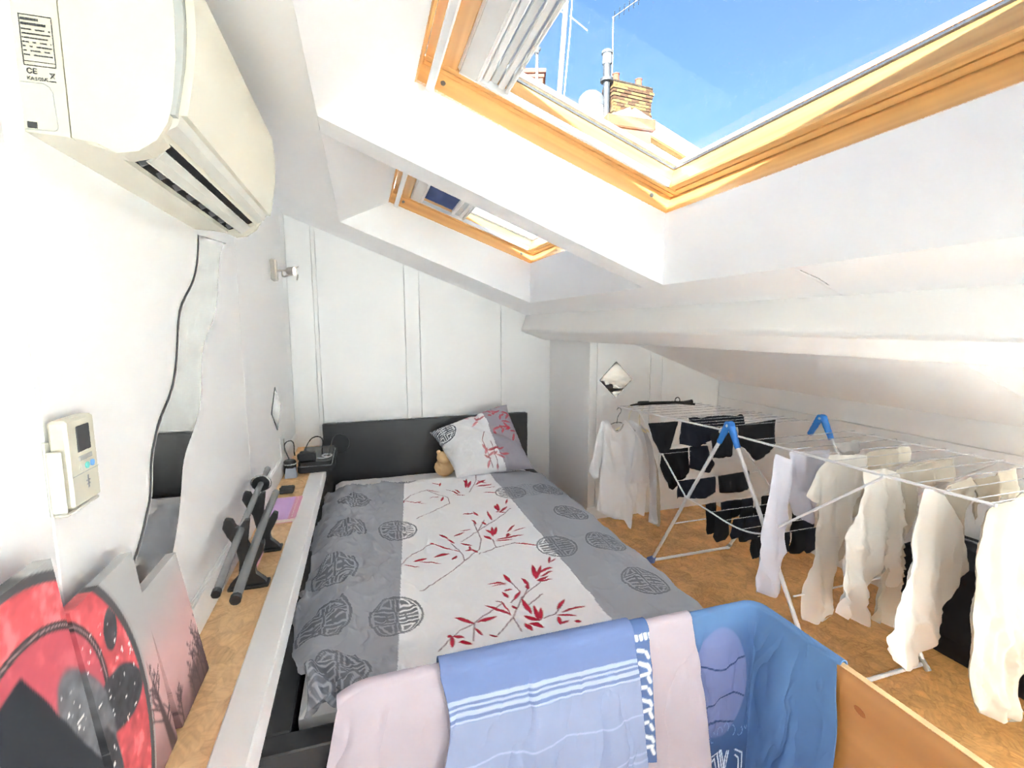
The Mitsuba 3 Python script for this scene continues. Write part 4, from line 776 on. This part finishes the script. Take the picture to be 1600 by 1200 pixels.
# ---------------------------------------------------------------- laundry
G = {
'T1':(1.41,[(1510,875),(1482,737),(1465,558),(1455,388),(1457,313),(1518,293),(1591,297),(1579,476),(1575,636),(1591,765),(1592,842)]),
'T1b':(1.435,[(1592,868),(1819,863),(1805,749),(1756,632),(1747,550),(1666,595),(1627,660),(1612,768)]),
'T1c':(1.47,[(1878,876),(2014,880),(2024,823),(1902,824)]),
'T2':(1.32,[(1659,883),(1611,816),(1564,734),(1598,708),(1634,695),(1622,627),(1608,410),(1601,259),(1604,223),(1664,197),(1715,187),(1738,280),(1766,490),(1799,643),(1854,754),(1858,867)]),
'T2b':(1.35,[(1882,857),(1950,871),(2131,872),(2144,803),(2014,792),(1930,750),(1864,570),(1814,401),(1779,406),(1809,604)]),
'T3':(1.14,[(1619,875),(1598,805),(1571,717),(1545,630),(1530,563),(1525,383),(1584,345),(1671,319),(1688,431),(1698,537),(1702,631),(1751,493),(1775,428),(1815,427),(1851,464),(1853,561),(1825,650),(1830,732),(1782,848),(1701,879)]),
'T3b':(1.17,[(1793,861),(2073,878),(2093,790),(1903,773),(1898,627),(1884,493),(1868,235),(1751,290),(1755,415),(1750,587),(1815,699)]),
'T4':(0.965,[(1624,877),(1606,813),(1581,745),(1566,603),(1523,389),(1526,367),(1548,328),(1628,262),(1658,272),(1677,323),(1716,359),(1774,470),(1874,563),(1869,592),(1836,668),(1772,762),(1708,842)]),
'T4b':(0.99,[(1726,853),(1864,881),(1918,843),(1893,802),(1874,761),(1924,576),(1872,651),(1818,746)]),
'T4c':(1.0,[(1917,861),(2114,887),(2136,788),(1957,769),(1922,695),(1913,796)]),
'T5':(0.82,[(1666,875),(1630,847),(1617,811),(1608,710),(1622,613),(1632,474),(1649,284),(1706,223),(1819,166),(1898,154),(1873,318),(1988,324),(2159,296),(2033,907),(1866,900)]),
'B1':(2.13,[(1408,861),(1595,860),(1563,711),(1516,694),(1473,699),(1432,785)]),
'B2':(2.1,[(1590,862),(1730,857),(1850,815),(1826,755),(1746,738),(1685,719),(1587,743)]),
'B3':(2.24,[(1576,679),(1750,677),(1761,550),(1752,526),(1712,497),(1654,441),(1631,448),(1570,584)]),
'B4':(2.2,[(1727,692),(1839,695),(1861,634),(1907,580),(1877,526),(1828,538),(1743,563)]),
'B5':(1.84,[(1551,862),(1704,855),(1704,734),(1638,737),(1573,742)]),
'B6':(2.18,[(1694,863),(1721,871),(1777,857),(1832,863),(1925,864),(2022,856),(2045,867),(2070,857),(2080,788),(1892,796),(1706,824)]),
'B7':(1.98,[(1840,852),(2097,869),(2103,740),(2060,697),(1961,656),(1902,725),(1856,744)]),
'C1':(2.06,[(1558,554),(1786,561),(1800,467),(1712,445),(1606,458),(1549,464)]),
'C2':(2.05,[(1800,563),(2007,574),(2018,479),(1930,464),(1819,464)]),
'S1':(2.57,[(1414,800),(1372,792),(1351,718),(1328,646),(1312,560),(1293,482),(1305,467),(1321,439),(1356,433),(1366,475),(1372,529),(1376,461),(1370,393),(1356,327),(1347,259),(1349,227),(1430,179),(1484,151),(1545,140),(1570,95),(1593,75),(1606,143),(1627,226),(1643,333),(1576,377),(1583,379),(1727,365),(1717,428),(1694,514),(1659,621),(1634,674),(1580,742),(1532,792),(1511,767),(1494,735),(1472,723),(1449,738),(1433,772)]),
'S2':(2.625,[(1588,775),(1631,762),(1675,731),(1701,682),(1721,631),(1750,501),(1757,415),(1737,294),(1728,121),(1676,146),(1667,302),(1649,560)]),
'S3':(2.66,[(1697,738),(1746,685),(1791,589),(1834,419),(1845,241),(1862,34),(1832,39),(1786,58),(1786,278),(1744,529)]),
'S4':(2.69,[(1802,581),(1866,406),(1887,227),(1899,-9),(1858,15),(1823,38),(1809,412)]),
}

def cloths(name, label, catg, keys, m, group=None, thick=.006, seed=1, part='panel', **k):
    t = thing(name, label, catg, group)
    for i, kk in enumerate(keys):
        y, p = G[kk]; me, _ = garment(p, y, thick, seed=seed+i*3, **k); obj(part if i == 0 else 'folded_side', me, m if isinstance(m, str) else m[i], t, smooth=60)
    return t
cloths('trousers', 'pale lilac grey trousers hanging nearest the blue joint of the rack', 'trousers', ('T1', 'T1b'), 'm_lilacgrey', seed=2, freq=70, amp=.012)
cloths('small_cloth', 'small grey cloth on the wire behind the lilac grey trousers', 'cloth', ('T1c',), 'm_greycloth', seed=3, thick=.006)
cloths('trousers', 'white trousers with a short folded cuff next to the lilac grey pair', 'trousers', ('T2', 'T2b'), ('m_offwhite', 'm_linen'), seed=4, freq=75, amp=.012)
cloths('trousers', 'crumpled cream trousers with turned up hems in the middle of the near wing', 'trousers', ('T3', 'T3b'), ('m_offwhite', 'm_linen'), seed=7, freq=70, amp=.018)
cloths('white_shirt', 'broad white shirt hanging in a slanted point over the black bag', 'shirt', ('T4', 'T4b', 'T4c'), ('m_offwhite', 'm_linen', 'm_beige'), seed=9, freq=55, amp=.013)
cloths('linen_trousers', 'long beige linen trousers at the near end of the rack', 'trousers', ('T5',), 'm_flax', seed=12, freq=55, amp=.013, thick=.008)
BL = (('B1', 'black top folded over the far wing beside the white shirts', 'shirt'), ('B2', 'black shorts in the middle of the far wing behind the rail', 'shorts'), ('B3', 'black underwear with pointed front hung on the strut wire', 'underwear'), ('B4', 'black shorts hanging next to the pointed underwear', 'shorts'),
      ('B5', 'black square of cloth under the front blue joint', 'cloth'), ('B6', 'bunched black garment along the back of the far wing', 'garment'), ('B7', 'black top with a pointed hem to the right of the front blue joint', 'shirt'),
      ('C1', 'left folded black cloth on the lower tier of the rack', 'cloth'), ('C2', 'right folded black cloth on the lower tier of the rack', 'cloth'))
for i, (kk, lab, c_) in enumerate(BL):
    cloths('black_'+c_, lab, c_, (kk,), 'm_navyblack' if i % 2 else 'm_blackcloth', seed=20+i, thick=.007, amp=.010, h=.012)
# socks over the lower wires
def sock(x, y, z, ln, w, ang, seed):
    q = np.array([(-.5, 0), (-.5, -.55), (-.62, -.80), (-.35, -1.0), (.25, -.97), (.55, -.80), (.5, -.5), (.5, 0)])*[w, ln]
    c_, s_ = math.cos(ang), math.sin(ang); q = np.c_[q[:, 0]*c_-q[:, 1]*s_, q[:, 0]*s_+q[:, 1]*c_]+[x, z]
    me, _ = garment(q*1000, y, .010, rim=.016, h=.012, seed=seed, amp=.006)
    row = {1.9: 'farthest lower wire', 1.8: 'second lower wire', 1.7: 'third lower wire', 1.6: 'fourth lower wire', 1.52: 'nearest lower wire'}[y]; nth = ROW.setdefault(y, []); nth.append(1)
    return solo('sock', me, 'm_navyblack' if seed % 2 else 'm_blackcloth', f'{ORD[sum(1 for q_ in SOCKS if q_[1] == y and q_[0] < x)]} black sock from the left on the {row}', 'sock', 'black socks on the lower wires', smooth=60)
ROW, ORD = {}, ['first', 'second', 'third', 'fourth', 'fifth', 'sixth']
SOCKS = ((1.63, 1.90, .17, .06, .12), (1.725, 1.90, .13, .07, .1), (1.615, 1.80, .16, .075, .05), (1.86, 1.90, .12, .08, 0), (1.765, 1.80, .18, .07, -.05), (1.70, 1.70, .12, .08, .05), (1.85, 1.80, .28, .085, 0), (1.93, 1.80, .12, .07, .1), (1.79, 1.90, .10, .07, -.1),
        (1.69, 1.52, .12, .07, .1), (1.775, 1.52, .11, .075, 0), (1.845, 1.52, .115, .07, .05), (1.97, 1.70, .12, .08, .1), (1.62, 1.70, .10, .06, -.1), (1.99, 1.90, .13, .08, .05), (1.92, 1.60, .13, .07, -.06), (2.03, 1.60, .14, .07, .06))
for i, (x, y, ln, w, an) in enumerate(SOCKS):
    sock(x, y, .487, ln, w, an, 40+i)
# white shirts on hangers at the far end
SB = [(1415, 800),(1375, 789),(1384, 541),(1370, 394),(1347, 259),(1349, 228),(1430, 180),(1484, 152),(1545, 141),(1569, 95),(1593, 75),(1606, 143),(1627, 226),(1642, 337),(1646, 574),(1635, 671),(1579, 743),(1533, 791),(1511, 767),(1494, 735),(1472, 723),(1449, 738),(1434, 772)]
SLL = [(1375, 801),(1360, 796),(1343, 736),(1316, 653),(1300, 568),(1282, 490),(1294, 474),(1308, 447),(1345, 442),(1356, 483),(1369, 549),(1373, 668)]
SLR = [(1592, 711),(1616, 682),(1640, 630),(1675, 524),(1697, 439),(1706, 377),(1634, 380),(1557, 388),(1567, 452),(1582, 553)]

for i, (kk, lab, m) in enumerate((('S1', 'white long sleeved shirt hanging in front at the far end of the rack', 'm_shirt'), ('S2', 'white shirt hanging second behind the long sleeved shirt', 'm_shirt'), ('S3', 'pale grey striped shirt hanging third in the row of shirts', 'm_stripeshirt'), ('S4', 'beige shirt hanging last behind the striped shirt', 'm_beige'))):
    y, p = G[kk]; t = thing('hung_shirt', lab, 'shirt')
    if kk == 'S1':
        for nm, q, dy in (('body', SB, 0), ('sleeve', SLL, -.022), ('sleeve', SLR, -.030)):
            me, _ = garment(q, y+dy, .007, rim=.012, seed=60+len(nm)+int(dy*100), amp=.006, freq=62, h=.010); obj(nm, me, m, t, smooth=60)
    else:
        me, _ = garment(p, y, .005, rim=.010, seed=60+i, amp=.005, freq=62, h=.010); obj('body', me, m, t, smooth=60)
    if kk == 'S1':
        pts = [(1530, 706), (1546, 690), (1569, 703), (1588, 737)]; k_ = y/2.70; obj('collar', tube(spline([(1.522*k_, y-.016, H-(H-.706)*k_)]+[(a/1000*k_, y-.016, H-(H-b/1000)*k_) for a, b in pts[1:]], 20), .005, 8), 'm_greycloth', t); obj('neck_label', bx(1.537*k_, 1.560*k_, y-.012, y-.010, .722, .730), 'm_dark', t)
    xc, zt = {'S1': 1.487, 'S2': 1.60, 'S3': 1.70, 'S4': 1.79}[kk], {'S1': .775, 'S2': .745, 'S3': .705, 'S4': .60}[kk]
    if kk != 'S4':
        h = thing('clothes_hanger', ('grey wire hanger carrying the front white shirt', 'cream hanger carrying the second white shirt', 'cream hanger carrying the striped shirt')[i], 'hanger')
        zw = zwing(y)
        obj('hook', tube(spline([(xc, y+.016, zt-.01), (xc, y+.010, zt+.03), (xc+.004, y, zw-.03), (xc+.018, y, zw-.004), (xc+.004, y, zw+.010), (xc-.012, y, zw)], 22), .0022, 6), 'm_steel' if i == 0 else 'm_cream', h)
        obj('shoulder', tube(spline([(xc-.13, y+.016, zt-.065), (xc-.06, y+.016, zt-.02), (xc, y+.016, zt-.002), (xc+.06, y+.016, zt-.02), (xc+.13, y+.016, zt-.065)], 22), .006 if i else .003, 8), 'm_steel' if i == 0 else 'm_cream', h)
t = thing('camera_tripod', 'black folded stick with a forked end lying across the far wires', 'tripod')
ry, rz = 2.60, .868
obj('shaft', tube([(1.585, ry, rz+.004), (1.66, ry, rz+.010), (1.74, ry, rz+.010), (1.95, ry, rz-.004+.008)], [.004, .008, .011, .010], 10), 'm_black', t, smooth=40); obj('grip', tube([(1.645, ry, rz+.012), (1.715, ry, rz+.012)], .014, 10), 'm_matteblack', t)
obj('fork', tube([(1.93, ry, rz+.006), (1.99, ry-.005, rz+.004), (2.035, ry-.01, rz+.008)], [.006, .010, .014], 8), 'm_black', t); obj('fork', tube([(1.92, ry, rz+.002), (1.98, ry-.03, rz-.004), (2.03, ry-.045, rz-.004)], [.004, .005, .007], 8), 'm_black', t)
obj('ring', tube([(1.93+.018*math.cos(a), ry, rz+.020+.018*math.sin(a)) for a in np.linspace(0, 6.28, 16, endpoint=False)], .003, 6, closed=True), 'm_black', t)
# black bag on the floor behind the linen trousers
t = thing('storage_bag', 'large black fabric bag on the floor behind the beige linen trousers', 'bag')
bm = hull([(x, y, z) for x, y, z in ((2.27, .30, .0), (2.52, .30, .0), (2.27, 1.42, .0), (2.52, 1.42, .0), (2.25, .27, .10), (2.53, .27, .10), (2.25, 1.45, .10), (2.53, 1.45, .10), (2.27, .30, .40), (2.52, .30, .40), (2.27, 1.42, .40), (2.52, 1.42, .40), (2.33, .36, .46), (2.47, .36, .46), (2.33, 1.36, .46), (2.47, 1.36, .46))])
for _ in range(4): bm = bm.subdivide()
v = bm.vertices; v = v+np.stack([fbm2(v[:, 1]*7, v[:, 2]*9, 1), fbm2(v[:, 0]*7, v[:, 2]*9, 2), .6*fbm2(v[:, 1]*6, v[:, 0]*9, 3)], -1)*np.array([.03, .02, .03])*sst(0, .05, v[:, 2])[:, None]
obj('body', trimesh.Trimesh(v, bm.faces, process=False), 'm_blackcloth', t, smooth=50); obj('zip', tube([(2.40, .40, .468), (2.40, .85, .475), (2.40, 1.32, .468)], .004, 6), 'm_steel', t)

# ---------------------------------------------------------------- roofs across the way, seen through the large skylight
mat('brick', L3(66, 51, 30), .9, specular=.1); mat('brick2', L3(46, 31, 20), .9, specular=.1); mat('mortar', L3(36, 29, 23), .9, specular=.1); mat('terracotta', L3(92, 46, 34), .9, specular=.1); mat('pinkbrick', L3(84, 52, 44), .9, specular=.1); mat('render', L3(240, 232, 214), .85); mat('coping', L3(244, 240, 230), .8); mat('zinc', L3(58, 60, 64), .7, specular=.2); mat('flue', L3(26, 28, 32), .6); mat('mast', L3(80, 78, 74), .6, specular=.2)
t = thing('brick_chimney', 'tall yellow brick chimney with two clay pots on the far roof', 'chimney')
E1 = np.array([1., .10, 0])/math.hypot(1, .1); E2 = np.array([-.10, 1., 0])/math.hypot(1, .1); C0 = np.array([6.71, 12.28, 0])
MC = frame(C0, E1, E2, (0, 0, 1))
cw, cd, z0, z1 = 1.25, .48, 6.2, 7.86
obj('core', xf(bx(.01, cw-.01, .01, cd-.01, 4.3, z1), MC), 'm_mortar', t)
A_, B_ = [], []
rg = np.random.default_rng(8); nz = int((z1-z0)/.083)
for i in range(nz):
    zz = z0+i*.083; o = .018*max(0, 3-abs(i-(nz-2))) if i >= nz-4 else (.02 if i == nz-9 else 0)
    x = -o-(.12 if i % 2 else 0)
    while x < cw+o-.02:
        a, b = max(x, -o), min(x+.225, cw+o); dz = rg.uniform(0, .006)
        if b-a > .03: (A_ if rg.random() < .7 else B_).append(xf(bx(a, b, -o-dz, .10, zz, zz+.068), MC))
        x += .24
    y = -o+.10
    while y < cd+o-.02:
        b = min(y+.215, cd+o)
        if b-y > .03: B_.append(xf(bx(-o-rg.uniform(0, .006), .1, y+.012, b, zz, zz+.068), MC))
        y += .225
k = obj('pale_bricks', cat(*A_), 'm_brick', t, kind='stuff'); k = obj('dark_bricks', cat(*B_), 'm_brick2', t, kind='stuff')
obj('cap', xf(bx(-.03, cw+.03, -.03, cd+.03, z1, z1+.06, .02), MC), 'm_mortar', t)
for x in (.22, .98): obj('chimney_pot', xf(lathe([(.0, 0), (.11, 0), (.10, .05), (.085, .24), (.10, .25), (.10, .27), (.0, .27)], (x, .24, z1+.06)), MC), 'm_terracotta', t, smooth=40)
t = thing('metal_flue', 'dark metal flue pipe with a silver cowl beside the brick chimney', 'flue')
fx, fy = 6.50, 12.30
obj('pipe', lathe([(0, 4.3), (.085, 4.3), (.085, 7.80), (.17, 7.82), (.17, 7.90), (.10, 7.92), (.10, 8.25), (0, 8.25)], (fx, fy, 0), (0, 0, 1), 20), 'm_flue', t, smooth=40); obj('cowl', lathe([(0, 8.25), (.11, 8.25), (.13, 8.28), (.12, 8.50), (.15, 8.52), (.15, 8.58), (0, 8.60)], (fx, fy, 0), (0, 0, 1), 20), 'm_zinc', t, smooth=40)
t = thing('tv_aerial', 'thin rooftop aerial rising behind the brick chimney', 'aerial')
def aerial(t, b, top, r, yag, n=6, l=.5, m='m_mast'):
    b, top = np.array(b), np.array(top); obj('mast', tube([b, top], r, 8), m, t)
    for (p, q) in yag:
        p, q = np.array(p), np.array(q); obj('boom', tube([p, q], r*.6, 6), m, t); d = (q-p)/np.linalg.norm(q-p); s_ = np.cross(d, [0, 0, 1]); s_ /= np.linalg.norm(s_)
        obj('element', cat(*[tube([p+(q-p)*k-s_*l*.5, p+(q-p)*k+s_*l*.5], r*.35, 4) for k in np.linspace(.1, 1, n)]), m, t)
aerial(t, (7.164, 13.18, 4.3), (7.135, 13.19, 10.05), .022, [((7.1, 13.2, 10.0), (7.75, 12.86, 10.42))])
t = thing('roof_pole', 'thick pale metal pole standing outside the large skylight', 'pole')
obj('tube', tube([(2.262, 5.56, 1.4), (2.300, 5.542, 3.2), (2.307, 5.539, 3.966), (2.378, 5.509, 5.063), (2.43, 5.49, 5.8)], .030, 14), 'm_mast', t, smooth=40); obj('cable', tube([(2.31, 5.52, 1.4), (2.345, 5.50, 3.2), (2.352, 5.50, 3.97), (2.412, 5.475, 4.7), (2.46, 5.455, 5.6)], .008, 6), 'm_coping', t)
obj('boom', tube([(2.413, 5.493, 4.892), (2.60, 5.407, 4.721)], .008, 6), 'm_darkalu', t); obj('boom', tube([(2.28, 5.56, 4.99), (2.38, 5.51, 4.90)], .007, 6), 'm_darkalu', t)
t = thing('roof_mast', 'slender mast with a clamp in front of the pink chimney', 'mast')
obj('tube', tube([(4.124, 11.269, 4.3), (4.145, 11.261, 9.2)], .035, 10), 'm_mast', t); obj('clamp', cat(bx(4.0, 4.22, 11.20, 11.32, 7.70, 7.78, .02), bx(4.09, 4.17, 11.19, 11.33, 7.62, 7.86, .02)), 'm_flue', t); obj('dish_arm', tube([(4.0, 11.26, 7.74), (3.94, 11.2, 7.82)], .03, 6), 'm_flue', t)
t = thing('brick_chimney', 'broad pink chimney with corbelled top at the left edge of the sky', 'chimney')
M2 = frame((5.75, 19.18, 0), (.94, -.33, 0), (.33, .94, 0), (0, 0, 1))
obj('stack', xf(bx(0, 1.45, 0, .8, 4.3, 10.95), M2), 'm_pinkbrick', t); obj('corbel', xf(bx(-.06, 1.51, -.06, .86, 10.95, 11.08, .02), M2), 'm_pinkbrick', t); obj('corbel', xf(bx(-.12, 1.57, -.12, .92, 11.10, 11.26, .02), M2), 'm_pinkbrick', t)
for x in (.25, .62): obj('chimney_pot', xf(lathe([(0, 0), (.17, 0), (.15, .1), (.13, .55 if x < .4 else .32), (0, .56 if x < .4 else .33)], (x, .4, 11.26)), M2), 'm_terracotta', t, smooth=40)
t = thing('roof_dome', 'rounded grey zinc cowl on a white base on the neighbouring roof', 'cowl')
dx, dy = 5.30, 10.77
obj('hood', lathe([(.30, 6.40), (.30, 6.52), (.27, 6.63), (.18, 6.72), (0, 6.76), (0, 6.70), (.28, 6.40)], (dx, dy, 0), (0, 0, 1), 28), 'm_zinc', t, smooth=50); obj('base', lathe([(0, 4.3), (.29, 4.3), (.29, 6.40), (0, 6.41)], (dx, dy, 0), (0, 0, 1), 28), 'm_coping', t, smooth=40)
t = thing('neighbour_gable', 'sunlit cream gable wall with pale coping beyond the skylights', 'building')
gp = [(-3.0, .0), (9.5, .0), (9.5, 2.05), (6.132, 3.50), (3.825, 4.40), (3.398, 4.22), (2.9, 4.02), (1.9, 3.86), (.6, 3.78), (-3.0, 3.6)]
obj('wall', prism(gp, 'y', 6.55, 6.9), 'm_render', t)
def cop(a, b, w0=.10): 
    d = np.array(b)-np.array(a); n_ = np.array([-d[1], d[0]])/np.hypot(*d)
    return prism([tuple(a), tuple(b), tuple(np.array(b)+n_*w0), tuple(np.array(a)+n_*w0)], 'y', 6.44, 6.98)
obj('coping', cop((3.825, 4.37), (6.132, 3.47), .10), 'm_coping', t); obj('coping', cop((3.398, 4.19), (3.825, 4.37), .10), 'm_coping', t); obj('coping', cop((-3.0, 3.56), (3.398, 3.98), .08), 'm_coping', t)
obj('ledge', cop((3.86, 4.20), (5.2, 3.69), .035), 'm_brick', t)
t = thing('low_chimney', 'low pink rendered stack in front of the cream gable', 'chimney')
obj('stack', bx(3.22, 3.86, 6.0, 6.35, 1.4, 3.98), 'm_pinkbrick', t); obj('cap', bx(3.18, 3.91, 5.96, 6.39, 3.98, 4.13, .015), 'm_terracotta', t)

solo('neighbour_roof', bx(2.5, 11.0, 9.5, 21.0, -3, 4.3, .05), 'm_zinc', 'flat grey roof carrying the chimneys behind the cream gable', 'roof'); solo('neighbour_roof', bx(-3.0, 9.5, 4.2, 6.54, -3, 1.4, .05), 'm_zinc', 'low flat roof in front of the cream gable', 'roof')
